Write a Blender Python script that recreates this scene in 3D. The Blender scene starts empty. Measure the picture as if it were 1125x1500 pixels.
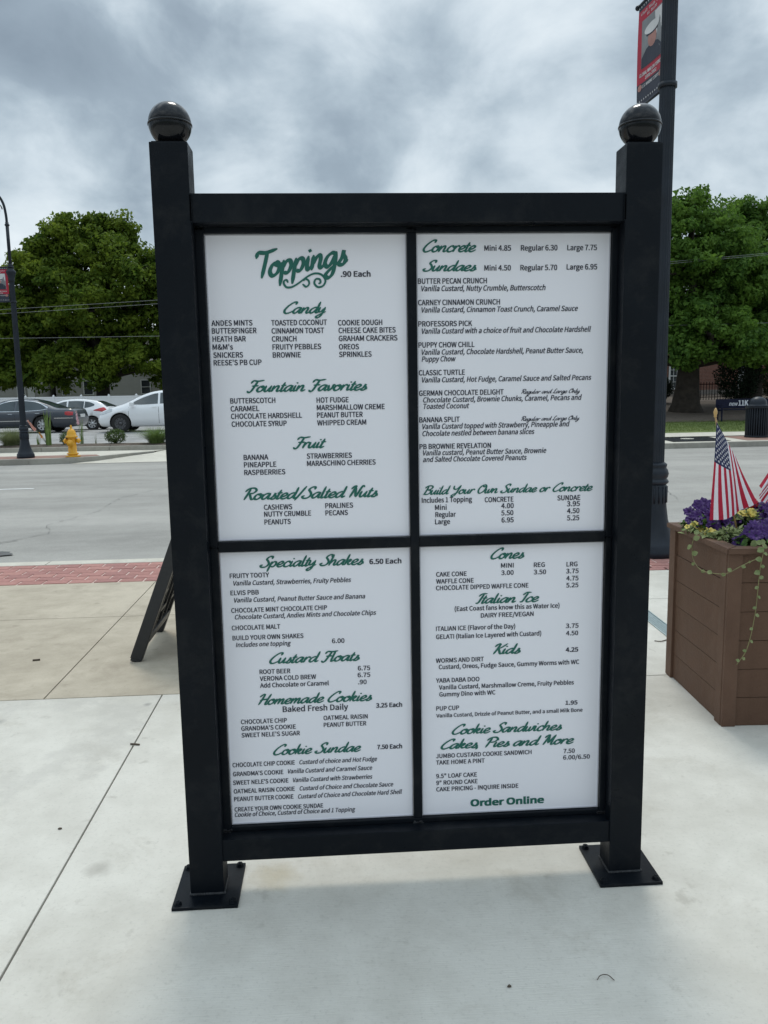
import bpy, bmesh, math, random, os
import numpy as np
from mathutils import Vector, Matrix
random.seed(11); RNG = np.random.default_rng(7)
SC = bpy.context.scene
COL = SC.collection
PI = math.pi

# ------------------------------------------------------------------ camera
cam_d = bpy.data.cameras.new('camera')
cam = bpy.data.objects.new('camera', cam_d); COL.objects.link(cam); SC.camera = cam
cam_d.sensor_fit = 'VERTICAL'; cam_d.sensor_height = 36.0; cam_d.sensor_width = 27.0
cam_d.lens = 1176.9 / 1500 * 36
cam_d.clip_start = 0.05; cam_d.clip_end = 3000
YAW, PITCH, ROLL = 0.0605, 0.1449, 0.0172
R0 = Vector((math.cos(YAW), -math.sin(YAW), 0))
H0 = Vector((math.sin(YAW), math.cos(YAW), 0))
F0 = H0 * math.cos(PITCH) + Vector((0, 0, -math.sin(PITCH)))
U0 = H0 * math.sin(PITCH) + Vector((0, 0, math.cos(PITCH)))
RR = R0 * math.cos(ROLL) - U0 * math.sin(ROLL)
UU = R0 * math.sin(ROLL) + U0 * math.cos(ROLL)
M = Matrix((RR, UU, -F0)).transposed().to_4x4()
M.translation = Vector((-0.234, -2.387, 1.544))
cam.matrix_world = M

# ------------------------------------------------------------------ world
SUN_EL, SUN_AZ = math.radians(63), math.radians(4)      # azimuth from +Y towards +X
world = bpy.data.worlds.new('World'); SC.world = world; world.use_nodes = True
nt = world.node_tree; nt.nodes.clear()
def N(t, typ, **kw):
    n = t.nodes.new(typ)
    for k, v in kw.items(): setattr(n, k, v)
    return n
def LK(t, a, b): t.links.new(a, b)
def MATH(t, op, a, b=None, c=None, clamp=False):
    n = t.nodes.new('ShaderNodeMath'); n.operation = op; n.use_clamp = clamp
    for i, v in enumerate((a, b, c)):
        if v is None: continue
        if isinstance(v, (int, float)): n.inputs[i].default_value = v
        else: t.links.new(v, n.inputs[i])
    return n.outputs[0]
def MIX(t, fac, a, b, blend='MIX'):
    n = t.nodes.new('ShaderNodeMix'); n.data_type = 'RGBA'; n.blend_type = blend
    for s, v in ((n.inputs[0], fac), (n.inputs[6], a), (n.inputs[7], b)):
        if isinstance(v, (int, float)): s.default_value = v
        elif isinstance(v, (tuple, list)): s.default_value = (*v[:3], 1)
        else: t.links.new(v, s)
    return n.outputs[2]
def RAMP(t, fac, stops, interp='LINEAR'):
    n = t.nodes.new('ShaderNodeValToRGB'); r = n.color_ramp; r.interpolation = interp
    while len(r.elements) > 1: r.elements.remove(r.elements[0])
    r.elements[0].position = stops[0][0]; c = stops[0][1]
    r.elements[0].color = (*c, 1) if isinstance(c, tuple) else (c, c, c, 1)
    for p_, c in stops[1:]:
        e = r.elements.new(p_); e.color = (*c, 1) if isinstance(c, tuple) else (c, c, c, 1)
    t.links.new(fac, n.inputs[0]); return n.outputs[0]
def NOISE(t, vec, scale, detail=4, rough=.5, dist=0.0, w=None):
    n = t.nodes.new('ShaderNodeTexNoise')
    if w is not None:
        n.noise_dimensions = '4D'; n.inputs['W'].default_value = w
    n.inputs['Scale'].default_value = scale; n.inputs['Detail'].default_value = detail
    n.inputs['Roughness'].default_value = rough; n.inputs['Distortion'].default_value = dist
    if vec is not None: t.links.new(vec, n.inputs['Vector'])
    return n.outputs['Fac']
sky = N(nt, 'ShaderNodeTexSky', sky_type='NISHITA', sun_disc=False)
sky.sun_elevation = SUN_EL; sky.sun_rotation = SUN_AZ
sky.air_density = 1.2; sky.dust_density = 2.0
tc = N(nt, 'ShaderNodeTexCoord')
sep = N(nt, 'ShaderNodeSeparateXYZ'); LK(nt, tc.outputs['Generated'], sep.inputs[0])
mp = N(nt, 'ShaderNodeMapping'); LK(nt, tc.outputs['Generated'], mp.inputs[0])
SKYW = 1.0
mp.inputs['Location'].default_value = (1.619, 0.754, 3.255); mp.inputs['Scale'].default_value = (1.0, 1.0, 1.55)
n1 = NOISE(nt, mp.outputs[0], 2.4, 3, .5, .3, w=SKYW)
n2 = NOISE(nt, mp.outputs[0], 6.0, 8, .56, .4, w=2.0)
cl = MATH(nt, 'ADD', MATH(nt, 'MULTIPLY', n1, .64), MATH(nt, 'MULTIPLY', n2, .36))
cloud = RAMP(nt, cl, [(0.37, (.19, .24, .29)), (0.445, (.245, .305, .36)), (0.49, (.335, .405, .46)),
                      (0.54, (.475, .545, .595)), (0.60, (.61, .67, .705)), (0.67, (.76, .79, .81))])
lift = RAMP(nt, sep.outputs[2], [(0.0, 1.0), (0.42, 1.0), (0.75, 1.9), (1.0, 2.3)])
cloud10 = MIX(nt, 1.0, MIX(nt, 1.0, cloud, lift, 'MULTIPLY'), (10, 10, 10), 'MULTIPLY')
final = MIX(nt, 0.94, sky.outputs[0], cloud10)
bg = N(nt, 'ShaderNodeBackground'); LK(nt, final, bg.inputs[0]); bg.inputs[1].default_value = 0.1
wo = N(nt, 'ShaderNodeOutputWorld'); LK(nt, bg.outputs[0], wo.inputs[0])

# ------------------------------------------------------------------ sun
sd = bpy.data.lights.new('sun', 'SUN'); sd.energy = .95; sd.angle = math.radians(15); sd.color = (1.0, .95, .86)
sun = bpy.data.objects.new('sun', sd); COL.objects.link(sun)
sdir = Vector((math.sin(SUN_AZ) * math.cos(SUN_EL), math.cos(SUN_AZ) * math.cos(SUN_EL), math.sin(SUN_EL)))
sun.rotation_euler = (-sdir).to_track_quat('-Z', 'Y').to_euler()
SC.view_settings.view_transform = 'Standard'; SC.view_settings.look = 'None'
SC.view_settings.gamma = 1; SC.view_settings.use_curve_mapping = False
SC.view_settings.exposure = 0.42

# ------------------------------------------------------------------ materials
def mat(name, col, rough=.6, var=.12, scale=6.0, bump=0.0, bscale=None, metallic=0.0, col2=None, spec=.5, coat=0.0, world_co=False, detail=5, transl=0.0):
    m = bpy.data.materials.new(name); m.use_nodes = True; t = m.node_tree
    b = t.nodes['Principled BSDF']
    if world_co:
        co = N(t, 'ShaderNodeNewGeometry').outputs['Position']
    else:
        co = N(t, 'ShaderNodeTexCoord').outputs['Object']
    f = NOISE(t, co, scale, detail, .6)
    lo = tuple(max(0, c * (1 - var)) for c in col) if col2 is None else col
    hi = tuple(min(1, c * (1 + var)) for c in col) if col2 is None else col2
    c = RAMP(t, f, [(.3, lo), (.7, hi)])
    LK(t, c, b.inputs['Base Color'])
    LK(t, RAMP(t, NOISE(t, co, scale * 1.7, 3), [(.3, max(0, rough - .06)), (.7, min(1, rough + .06))]), b.inputs['Roughness'])
    b.inputs['Metallic'].default_value = metallic
    b.inputs['Specular IOR Level'].default_value = spec
    if coat: b.inputs['Coat Weight'].default_value = coat; b.inputs['Coat Roughness'].default_value = .08
    if transl:
        tr = N(t, 'ShaderNodeBsdfTranslucent'); LK(t, c, tr.inputs[0])
        mx = N(t, 'ShaderNodeMixShader'); mx.inputs[0].default_value = transl
        LK(t, b.outputs[0], mx.inputs[1]); LK(t, tr.outputs[0], mx.inputs[2])
        LK(t, mx.outputs[0], t.nodes['Material Output'].inputs[0])
    if bump:
        bn = N(t, 'ShaderNodeBump'); bn.inputs['Strength'].default_value = bump; bn.inputs['Distance'].default_value = .01
        LK(t, NOISE(t, co, bscale or scale * 8, 4), bn.inputs['Height']); LK(t, bn.outputs[0], b.inputs['Normal'])
    return m
def concrete(name, c0, c1, stain, broom=True, speck=.5, spots=()):
    m = bpy.data.materials.new(name); m.use_nodes = True; t = m.node_tree; b = t.nodes['Principled BSDF']
    co = N(t, 'ShaderNodeNewGeometry').outputs['Position']
    big = NOISE(t, co, .9, 6, .62, .3); mid = NOISE(t, co, 5.5, 6, .65)
    c = RAMP(t, MATH(t, 'ADD', MATH(t, 'MULTIPLY', big, .6), MATH(t, 'MULTIPLY', mid, .4)), [(.40, c0), (.58, c1)])
    st = RAMP(t, NOISE(t, co, 2.3, 7, .7, .6, w=4.0), [(.55, 0.0), (.70, 1.0)])
    c = MIX(t, MATH(t, 'MULTIPLY', st, .55), c, stain)
    st2 = RAMP(t, NOISE(t, co, 9.0, 5, .6, .2, w=9.0), [(.62, 0.0), (.70, 1.0)])
    c = MIX(t, MATH(t, 'MULTIPLY', st2, .35), c, tuple(x * .7 for x in stain))
    for (sx, sy, sr, si, sc_, ks) in spots:
        mpx = N(t, 'ShaderNodeMapping'); mpx.vector_type = 'POINT'; mpx.inputs['Location'].default_value = (-sx, -sy, 0); LK(t, co, mpx.inputs[0])
        ln = N(t, 'ShaderNodeVectorMath'); ln.operation = 'LENGTH'; LK(t, mpx.outputs[0], ln.inputs[0])
        dd = MATH(t, 'ADD', ln.outputs['Value'], MATH(t, 'MULTIPLY', MATH(t, 'SUBTRACT', NOISE(t, co, 6 if sr > .15 else 18, 5, .6), .5), sr * .9))
        msk = RAMP(t, MATH(t, 'DIVIDE', dd, sr), [(0, 0.0), (.30, 0.0), (.44, 1.0), (.5, 1.0), (.62, 0.0)] if si else [(0, 1.0), (.35, .7), (.8, 0.0)])
        c = MIX(t, MATH(t, 'MULTIPLY', msk, ks), c, sc_)
    fine = NOISE(t, co, 70, 4, .75)
    c = MIX(t, RAMP(t, fine, [(.30, speck * .6), (.46, 0.0)]), c, tuple(x * .62 for x in c0))
    LK(t, c, b.inputs['Base Color']); b.inputs['Roughness'].default_value = .82; b.inputs['Specular IOR Level'].default_value = .3
    h = NOISE(t, co, 90, 4, .6)
    if broom:
        mpn = N(t, 'ShaderNodeMapping'); mpn.inputs['Scale'].default_value = (9, 260, 1); LK(t, co, mpn.inputs[0])
        h = MATH(t, 'ADD', MATH(t, 'MULTIPLY', NOISE(t, mpn.outputs[0], 1.0, 2), .9), MATH(t, 'MULTIPLY', h, .5))
    bn = N(t, 'ShaderNodeBump'); bn.inputs['Strength'].default_value = .35; bn.inputs['Distance'].default_value = .004
    LK(t, h, bn.inputs['Height']); LK(t, bn.outputs[0], b.inputs['Normal'])
    return m
def asphalt():
    m = bpy.data.materials.new('asphalt'); m.use_nodes = True; t = m.node_tree; b = t.nodes['Principled BSDF']
    co = N(t, 'ShaderNodeNewGeometry').outputs['Position']
    mpn = N(t, 'ShaderNodeMapping'); mpn.inputs['Scale'].default_value = (.12, .75, 1); LK(t, co, mpn.inputs[0])
    a = NOISE(t, mpn.outputs[0], 1.0, 5, .6); g_ = NOISE(t, co, 55, 4, .7); s = NOISE(t, co, 1.7, 6, .7)
    v = MATH(t, 'ADD', MATH(t, 'MULTIPLY', a, .45), MATH(t, 'ADD', MATH(t, 'MULTIPLY', g_, .3), MATH(t, 'MULTIPLY', s, .25)))
    c = RAMP(t, v, [(.36, (.25, .24, .22)), (.5, (.34, .328, .30)), (.66, (.44, .42, .385))])
    c = MIX(t, RAMP(t, NOISE(t, co, 130, 2, .5), [(.30, .5), (.42, 0.0)]), c, (.09, .09, .09))
    LK(t, c, b.inputs['Base Color']); b.inputs['Roughness'].default_value = .85; b.inputs['Specular IOR Level'].default_value = .3
    bn = N(t, 'ShaderNodeBump'); bn.inputs['Strength'].default_value = .5; bn.inputs['Distance'].default_value = .006
    LK(t, NOISE(t, co, 110, 3, .6), bn.inputs['Height']); LK(t, bn.outputs[0], b.inputs['Normal'])
    return m
def powder(name, col, rough, var=.2):
    m = mat(name, col, rough, var, 3.0, .10, 400, spec=.13)
    t = m.node_tree; b = t.nodes['Principled BSDF']; co = N(t, 'ShaderNodeTexCoord').outputs['Object']
    LK(t, RAMP(t, NOISE(t, co, 4.5, 7, .7, .4), [(.35, rough - .10), (.65, rough + .22)]), b.inputs['Roughness'])
    dust = RAMP(t, NOISE(t, co, 7.0, 8, .75, .3, w=3.0), [(.5, 0.0), (.72, .35)])
    LK(t, MIX(t, dust, b.inputs['Base Color'].links[0].from_socket, (.035, .035, .034)), b.inputs['Base Color'])
    return m
def leafmat(name, dark, light, sc=1.2, transl=.25):
    m = bpy.data.materials.new(name); m.use_nodes = True; t = m.node_tree; b = t.nodes['Principled BSDF']
    co = N(t, 'ShaderNodeNewGeometry').outputs['Position']
    v = MATH(t, 'ADD', MATH(t, 'MULTIPLY', NOISE(t, co, sc, 3, .5), .5), MATH(t, 'MULTIPLY', NOISE(t, co, sc * 14, 2, .5), .5))
    c = RAMP(t, v, [(.36, dark), (.64, light)])
    LK(t, c, b.inputs['Base Color']); b.inputs['Roughness'].default_value = .65; b.inputs['Specular IOR Level'].default_value = .15
    tr = N(t, 'ShaderNodeBsdfTranslucent'); LK(t, c, tr.inputs[0])
    mx = N(t, 'ShaderNodeMixShader'); mx.inputs[0].default_value = transl
    LK(t, b.outputs[0], mx.inputs[1]); LK(t, tr.outputs[0], mx.inputs[2]); LK(t, mx.outputs[0], t.nodes['Material Output'].inputs[0])
    return m
MT = {}
MT['white_concrete'] = concrete('white_concrete', (.52, .495, .435), (.63, .605, .54), (.40, .365, .30), spots=[(-.46, .05, .12, 0, (.40, .33, .20), .55), (-1.05, .14, .07, 0, (.30, .28, .24), .6), (-1.22, 1.6, .035, 0, (.25, .24, .22), .8), (-1.75, 1.25, 1.0, 1, (.42, .40, .36), .35), (-2.35, .75, .9, 1, (.42, .40, .36), .4), (-1.9, 1.45, .05, 0, (.30, .28, .25), .7), (.95, -.6, .5, 0, (.46, .44, .39), .4), (.2, .1, .25, 0, (.45, .42, .35), .4)])
MT['tan_concrete'] = concrete('tan_concrete', (.375, .325, .25), (.50, .44, .345), (.28, .235, .175))
MT['far_concrete'] = concrete('far_concrete', (.50, .47, .40), (.60, .57, .49), (.40, .37, .31), False)
MT['kerb_concrete'] = concrete('kerb_concrete', (.28, .265, .23), (.36, .345, .30), (.2, .18, .15), False)
MT['joint'] = mat('joint_grout', (.17, .155, .13), .9, .3, 30, world_co=True)
MT['asphalt'] = asphalt()
MT['lot_asphalt'] = mat('lot_paving', (.30, .295, .285), .85, .2, 1.2, .3, 40, world_co=True)
MT['paint_white'] = mat('road_paint', (.74, .74, .72), .7, .12, 14, world_co=True)
MT['mortar'] = mat('paver_mortar', (.58, .43, .38), .9, .15, 20, world_co=True)
MT['soil'] = mat('mulch', (.095, .073, .055), .95, .45, 14, .8, 40, world_co=True)
MT['ground'] = mat('far_ground', (.12, .13, .07), .95, .3, .3, world_co=True)
MT['lawn'] = mat('lawn', (.085, .125, .03), .95, .3, 3.5, .8, 60, col2=(.16, .20, .055), world_co=True)
MT['black'] = powder('black_powder_coat', (.0045, .0065, .0095), .36)
MT['black_dull'] = mat('black_weld', (.05, .052, .055), .6, .4, 90, .8, 500)
MT['finial'] = mat('glossy_black_plastic', (.006, .007, .009), .14, .15, 4, spec=.3)
MT['panel'] = mat('white_acrylic', (.82, .81, .85), .40, .015, 1.1, spec=.2, transl=.0)
MT['green_ink'] = mat('green_ink', (.006, .115, .085), .5, .08, 5)
MT['black_ink'] = mat('black_ink', (.016, .018, .035), .55, .1, 5)
MT['lamp'] = mat('blue_black_lamp_paint', (.012, .017, .025), .40, .25, 5, .15, 120, spec=.3)
MT['lamp_glass'] = mat('frosted_lamp_glass', (.5, .5, .48), .3, .05, 5)
MT['steel'] = mat('zinc_steel', (.45, .46, .47), .35, .2, 40, metallic=.9)
MT['brown'] = mat('brown_board', (.100, .056, .036), .6, .10, 7, .25, 80, spec=.2, col2=(.128, .073, .048))
MT['brown_trim'] = mat('brown_trim', (.106, .060, .040), .6, .10, 5, .2, 80, spec=.2, col2=(.136, .079, .053))
MT['brick'] = [mat('clay_paver_%d' % i, c, .8, .18, 25, .4, 120) for i, c in enumerate([(.35, .165, .14), (.38, .18, .155), (.33, .155, .135), (.40, .195, .165)])]
MT['brick_far'] = mat('brick_paving_far', (.27, .16, .125), .85, .25, 5, world_co=True)

# ------------------------------------------------------------------ mesh helpers
def link(name, me, parent=None, loc=None, rot=None):
    o = bpy.data.objects.new(name, me); COL.objects.link(o)
    if parent is not None: o.parent = parent
    if loc is not None: o.location = loc
    if rot is not None: o.rotation_euler = rot
    return o
def tag(o, label=None, cat=None, group=None, kind=None):
    if label: o['label'] = label
    if cat: o['category'] = cat
    if group: o['group'] = group
    if kind: o['kind'] = kind
    return o
def thing(name, label, cat, loc=(0, 0, 0), rz=0, group=None):
    o = bpy.data.objects.new(name, None); COL.objects.link(o); o.empty_display_size = .2
    o.location = loc; o.rotation_euler = (0, 0, rz)
    return tag(o, label, cat, group)
class MB:
    def __init__(s): s.v = []; s.f = []; s.m = []; s.smooth = []
    def add(s, vs, fs, mi=0, sm=False):
        b = len(s.v); s.v += [tuple(v) for v in vs]
        s.f += [tuple(b + i for i in f) for f in fs]; s.m += [mi] * len(fs); s.smooth += [sm] * len(fs); return s
    def box(s, x0, x1, y0, y1, z0, z1, mi=0, ch=0.0):
        if ch <= 0:
            return s.add([(x0, y0, z0), (x1, y0, z0), (x1, y1, z0), (x0, y1, z0), (x0, y0, z1), (x1, y0, z1), (x1, y1, z1), (x0, y1, z1)],
                         [(3, 2, 1, 0), (4, 5, 6, 7), (0, 1, 5, 4), (1, 2, 6, 5), (2, 3, 7, 6), (3, 0, 4, 7)], mi)
        bm = bmesh.new(); bmesh.ops.create_cube(bm, size=1)
        bmesh.ops.scale(bm, vec=(x1 - x0, y1 - y0, z1 - z0), verts=bm.verts)
        bmesh.ops.translate(bm, vec=((x0 + x1) / 2, (y0 + y1) / 2, (z0 + z1) / 2), verts=bm.verts)
        bmesh.ops.bevel(bm, geom=bm.edges[:], offset=ch, segments=2, profile=.7, affect='EDGES')
        bm.verts.index_update()
        s.add([v.co[:] for v in bm.verts], [[v.index for v in f.verts] for f in bm.faces], mi, False); bm.free(); return s
    def lathe(s, prof, n=24, c=(0, 0, 0), mi=0, cap=True, axis='z', sm=True, a0=0, a1=2 * PI):
        vs = []; full = abs(a1 - a0 - 2 * PI) < 1e-6; k = n if full else n + 1
        for r, z in prof:
            for i in range(k):
                a = a0 + (a1 - a0) * i / n; x, y = r * math.cos(a), r * math.sin(a)
                p = (x, y, z) if axis == 'z' else ((z, x, y) if axis == 'x' else (y, z, x))
                vs.append((c[0] + p[0], c[1] + p[1], c[2] + p[2]))
        fs = []
        for j in range(len(prof) - 1):
            for i in range(n):
                i2 = (i + 1) % k if full else i + 1
                fs.append((j * k + i, j * k + i2, (j + 1) * k + i2, (j + 1) * k + i))
        s.add(vs, fs, mi, sm)
        if cap and full:
            b = len(s.v) - len(vs)
            s.f.append(tuple(b + i for i in reversed(range(k)))); s.f.append(tuple(b + (len(prof) - 1) * k + i for i in range(k)))
            s.m += [mi, mi]; s.smooth += [False, False]
        return s
    def tube(s, pts, r, n=8, mi=0, cap=True, flat=None):
        pts = [Vector(p) for p in pts]; rs = r if isinstance(r, (list, tuple)) else [r] * len(pts)
        vs = []; up = Vector((0, 0, 1)); prev = None
        for i, p in enumerate(pts):
            d = (pts[min(i + 1, len(pts) - 1)] - pts[max(i - 1, 0)])
            d = d.normalized() if d.length > 1e-9 else Vector((0, 0, 1))
            if prev is None:
                a = d.cross(up)
                if a.length < .05: a = d.cross(Vector((1, 0, 0)))
                a.normalize()
            else:
                a = prev - d * prev.dot(d); a.normalize()
            prev = a; b = d.cross(a)
            for k in range(n):
                t = 2 * PI * k / n; vs.append(p + (a * math.cos(t) + b * math.sin(t) * (flat or 1)) * rs[i])
        fs = [(i * n + k, i * n + (k + 1) % n, (i + 1) * n + (k + 1) % n, (i + 1) * n + k) for i in range(len(pts) - 1) for k in range(n)]
        s.add(vs, fs, mi, True)
        if cap:
            b0 = len(s.v) - len(vs)
            s.f += [tuple(b0 + k for k in reversed(range(n))), tuple(b0 + (len(pts) - 1) * n + k for k in range(n))]; s.m += [mi, mi]; s.smooth += [False, False]
        return s
    def mesh(s, name, mats):
        me = bpy.data.meshes.new(name); me.from_pydata(s.v, [], s.f)
        for m in (mats if isinstance(mats, (list, tuple)) else [mats]): me.materials.append(m)
        me.polygons.foreach_set('material_index', s.m); me.polygons.foreach_set('use_smooth', s.smooth); me.update()
        return me
    def build(s, name, mats, parent=None, loc=None, rot=None): return link(name, s.mesh(name, mats), parent, loc, rot)
def catmull(P, n=8):
    P = [np.array(p, float) for p in P]; Q = [2 * P[0] - P[1]] + P + [2 * P[-1] - P[-2]]; out = []
    for i in range(1, len(Q) - 2):
        for k in range(n):
            t = k / n; a, b, c, d = Q[i - 1], Q[i], Q[i + 1], Q[i + 2]
            out.append(.5 * ((2 * b) + (-a + c) * t + (2 * a - 5 * b + 4 * c - d) * t * t + (-a + 3 * b - 3 * c + d) * t ** 3))
    out.append(Q[-2]); return out
def copy_tree(o, parent=None, loc=None, rz=None, label=None):
    c = o.copy(); COL.objects.link(c)
    if parent is not None: c.parent = parent
    if loc is not None: c.location = loc
    if rz is not None: c.rotation_euler[2] = rz
    if label: c['label'] = label
    for ch in list(o.children): copy_tree(ch, c)
    return c

# ------------------------------------------------------------------ lettering
try:      # a plain grotesque that ships with Blender; the built-in face if it is missing
    FONT = bpy.data.fonts.load(os.path.join(bpy.utils.system_resource('DATAFILES'), 'fonts', 'Noto Sans CJK Regular.woff2'))
except Exception:
    FONT = None
def text_arrays(txt, shear=0.0):
    cu = bpy.data.curves.new('t', 'FONT'); cu.body = txt
    if FONT: cu.font = FONT
    cu.size = 1.0; cu.resolution_u = 3; cu.shear = shear; cu.fill_mode = 'FRONT'
    o = bpy.data.objects.new('t', cu); COL.objects.link(o)
    me = bpy.data.meshes.new_from_object(o.evaluated_get(bpy.context.evaluated_depsgraph_get()))
    co = np.zeros(len(me.vertices) * 3); me.vertices.foreach_get('co', co); co = co.reshape(-1, 3)
    fs = [tuple(p.vertices) for p in me.polygons]
    bpy.data.objects.remove(o); bpy.data.meshes.remove(me); bpy.data.curves.remove(cu)
    return co, fs
CAP = float(text_arrays('H')[0][:, 1].max())
def sans(txt, width, cap, style='R'):
    """plain capitals; heavier weights are the same outline struck two or more times side by side"""
    sp = {'R': .00048, 'I': .00040, 'B': .00078, 'M': .0005, 'O': .0014}[style] * cap / .0148
    co, fs = text_arrays(txt, .22 if style == 'I' else 0.0)
    k = cap / CAP; x0, x1 = co[:, 0].min(), co[:, 0].max()
    out = np.zeros_like(co); out[:, 0] = (co[:, 0] - x0) * width / (x1 - x0); out[:, 1] = co[:, 1] * k
    v_ = sp * .55; offs = [(-sp, -v_), (sp, -v_), (-sp, v_), (sp, v_)] if style in 'RIM' else [(-sp, -v_), (sp, -v_), (-sp, v_), (sp, v_), (-sp * .33, 0), (sp * .33, 0)]
    V, F = [], []
    for q, (dx, dz) in enumerate(offs):
        n = q * len(out); V.append(out + np.array([dx, dz, q * 2e-5])); F += [tuple(i + n for i in f) for f in fs]
    return np.concatenate(V), F
G = {  # brush letters, one string per pen stroke: x,y pairs in x-heights; last item is the advance
'a': ('.85,.9 .55,1 .2,.75 .05,.3 .25,0 .55,.25 .84,.9', '.88,1 .78,.35 .88,.03 1.15,.25', 1.02),
'c': ('.72,.72 .64,.98 .35,.9 .1,.45 .2,.05 .5,0 .92,.3', .80),
'd': ('.85,.9 .55,1 .2,.75 .05,.3 .25,0 .55,.25 .84,.9', '.9,1.95 .85,1 .78,.35 .88,.03 1.15,.25', 1.02),
'e': ('.08,.38 .45,.48 .68,.75 .52,1 .2,.8 .06,.4 .22,.03 .5,.02 .88,.3', .78),
'g': ('.85,.9 .55,1 .2,.75 .05,.3 .25,0 .55,.25 .84,.9', '.88,1 .8,0 .68,-.6 .38,-.85 .15,-.62 .45,-.25 1.1,.25', 1.0),
'h': ('.2,1.95 .12,1 .04,0', '.08,.3 .35,.85 .6,.98 .68,.7 .62,.2 .75,.02 1.05,.25', .95),
'i': ('.17,1 .1,.4 .18,.03 .48,.25', '.24,1.38 .27,1.5', .42),
'k': ('.2,1.95 .12,1 .04,0', '.1,.42 .42,.95 .62,.88 .48,.55 .2,.45', '.3,.47 .52,.05 .9,.25', .82),
'l': ('.2,1.95 .13,.9 .12,.15 .25,0 .52,.25', .44),
'm': ('.12,1 .04,0', '.08,.3 .3,.85 .5,.95 .55,.6 .48,0', '.53,.3 .76,.85 .96,.95 1,.6 .95,.15 1.08,.02 1.35,.25', 1.27),
'n': ('.12,1 .04,0', '.08,.3 .35,.85 .6,.98 .68,.7 .62,.2 .75,.02 1.05,.25', .96),
'o': ('.5,1 .2,.8 .05,.35 .25,0 .6,.15 .76,.6 .6,.97 .42,.88 .66,.74 .98,.85', .87),
'p': ('.17,1 .08,.2 0,-.8', '.1,.4 .35,.9 .65,.95 .76,.55 .55,.08 .2,.1', .92),
'r': ('.15,1 .06,0', '.1,.35 .3,.85 .52,1 .66,.82', .66),
's': ('0,.08 .3,.5 .42,1.05 .42,.72 .6,.4 .48,.04 .2,0 .06,.16', '.46,.05 .76,.28', .66),
't': ('.28,1.55 .18,.8 .12,.15 .25,0 .52,.25', '0,1.02 .5,1.08', .46),
'u': ('.1,1 .04,.4 .15,.03 .4,.15 .65,.8', '.7,1 .62,.35 .72,.03 1,.25', .9),
'v': ('.08,.95 .15,.4 .28,.02 .58,.5 .62,1 .85,.9', .76),
'w': ('.1,1 .04,.4 .15,.03 .4,.2 .55,.8', '.56,.92 .5,.3 .62,.03 .92,.4 1,1 1.22,.9', 1.1),
'y': ('.1,1 .04,.5 .15,.2 .4,.3 .65,.85', '.7,1 .62,0 .45,-.65 .15,-.85 .02,-.6 .4,-.2 .95,.25', .9),
'C': ('1.2,1.55 1.22,1.95 .85,1.9 .35,1.25 .1,.5 .32,.02 .75,.08 1.25,.5', 1.12),
'B': ('.5,1.85 .38,1 .2,0', '0,1.5 .35,1.95 .95,2 1.2,1.65 .95,1.2 .5,1.05', '.5,1.05 1,.95 1.12,.5 .75,.05 .08,.08', 1.2),
'F': ('.1,1.5 .3,1.92 .85,1.85 1.5,2.0', '.82,1.85 .65,1 .45,.1 .22,-.12 0,.12', '.35,1 1.05,1.06', 1.02),
'H': ('0,1.5 .25,1.9 .5,1.92 .4,1 .2,0', '1.3,2 1.12,1 1,.18 1.14,0 1.4,.25', '.2,.85 1.2,1.1', 1.25),
'I': ('.1,1.45 .4,1.9 1,1.95', '.66,1.92 .52,1 .36,.1 .08,.05', .72),
'K': ('0,1.45 .2,1.88 .5,1.95 .4,1 .2,0', '1.35,2 .85,1.3 .45,1', '.55,1.05 .85,.3 1.05,0 1.4,.25', 1.15),
'L': ('.9,1.75 .75,2 .5,1.6 .38,.8 .2,.1 .04,.2 .3,.25 .7,0 1.1,.18', .98),
'M': ('0,1.45 .2,1.88 .45,1.92 .32,1 .15,0', '.46,1.9 .66,.3', '.66,.3 1.2,1.95', '1.2,1.95 1.1,1 1.1,.15 1.25,0 1.5,.25', 1.38),
'N': ('0,1.45 .2,1.88 .42,1.9 .3,1 .15,0', '.42,1.88 .7,.5 .86,.05', '.86,.05 1,1 1.18,1.95 1.42,1.8', 1.2),
'O': ('.8,2 .3,1.6 .08,.7 .38,0 .95,.4 1.2,1.3 .95,1.95 .6,1.78 .8,1.5 1.2,1.6', 1.22),
'P': ('.5,1.9 .38,1 .2,0', '0,1.4 .3,1.9 .9,2 1.25,1.6 1,1.1 .45,.95', 1.05),
'R': ('.5,1.9 .38,1 .2,0', '0,1.4 .3,1.9 .9,2 1.22,1.6 1,1.15 .5,1', '.6,1 .88,.3 1.08,0 1.4,.25', 1.22),
'S': ('1.15,1.55 1.12,1.95 .75,1.92 .5,1.5 .75,1.1 .95,.6 .7,.08 .22,0 0,.3 .22,.45', 1.08),
'T': ('0,1.55 .12,1.9 .7,1.82 1.5,1.98', '.82,1.88 .68,1 .5,0', 1.0),
'Y': ('.05,1.85 .1,1.3 .4,1.05 .8,1.3 1.1,1.95', '1.12,1.9 .92,.8 .68,-.25 .35,-.6 .15,-.4 .5,0 1.0,.3', 1.15),
'/': ('0,-.3 .75,2.1', .7), ',': ('.12,.08 0,-.3', .35), ' ': (.55,)}
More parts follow.
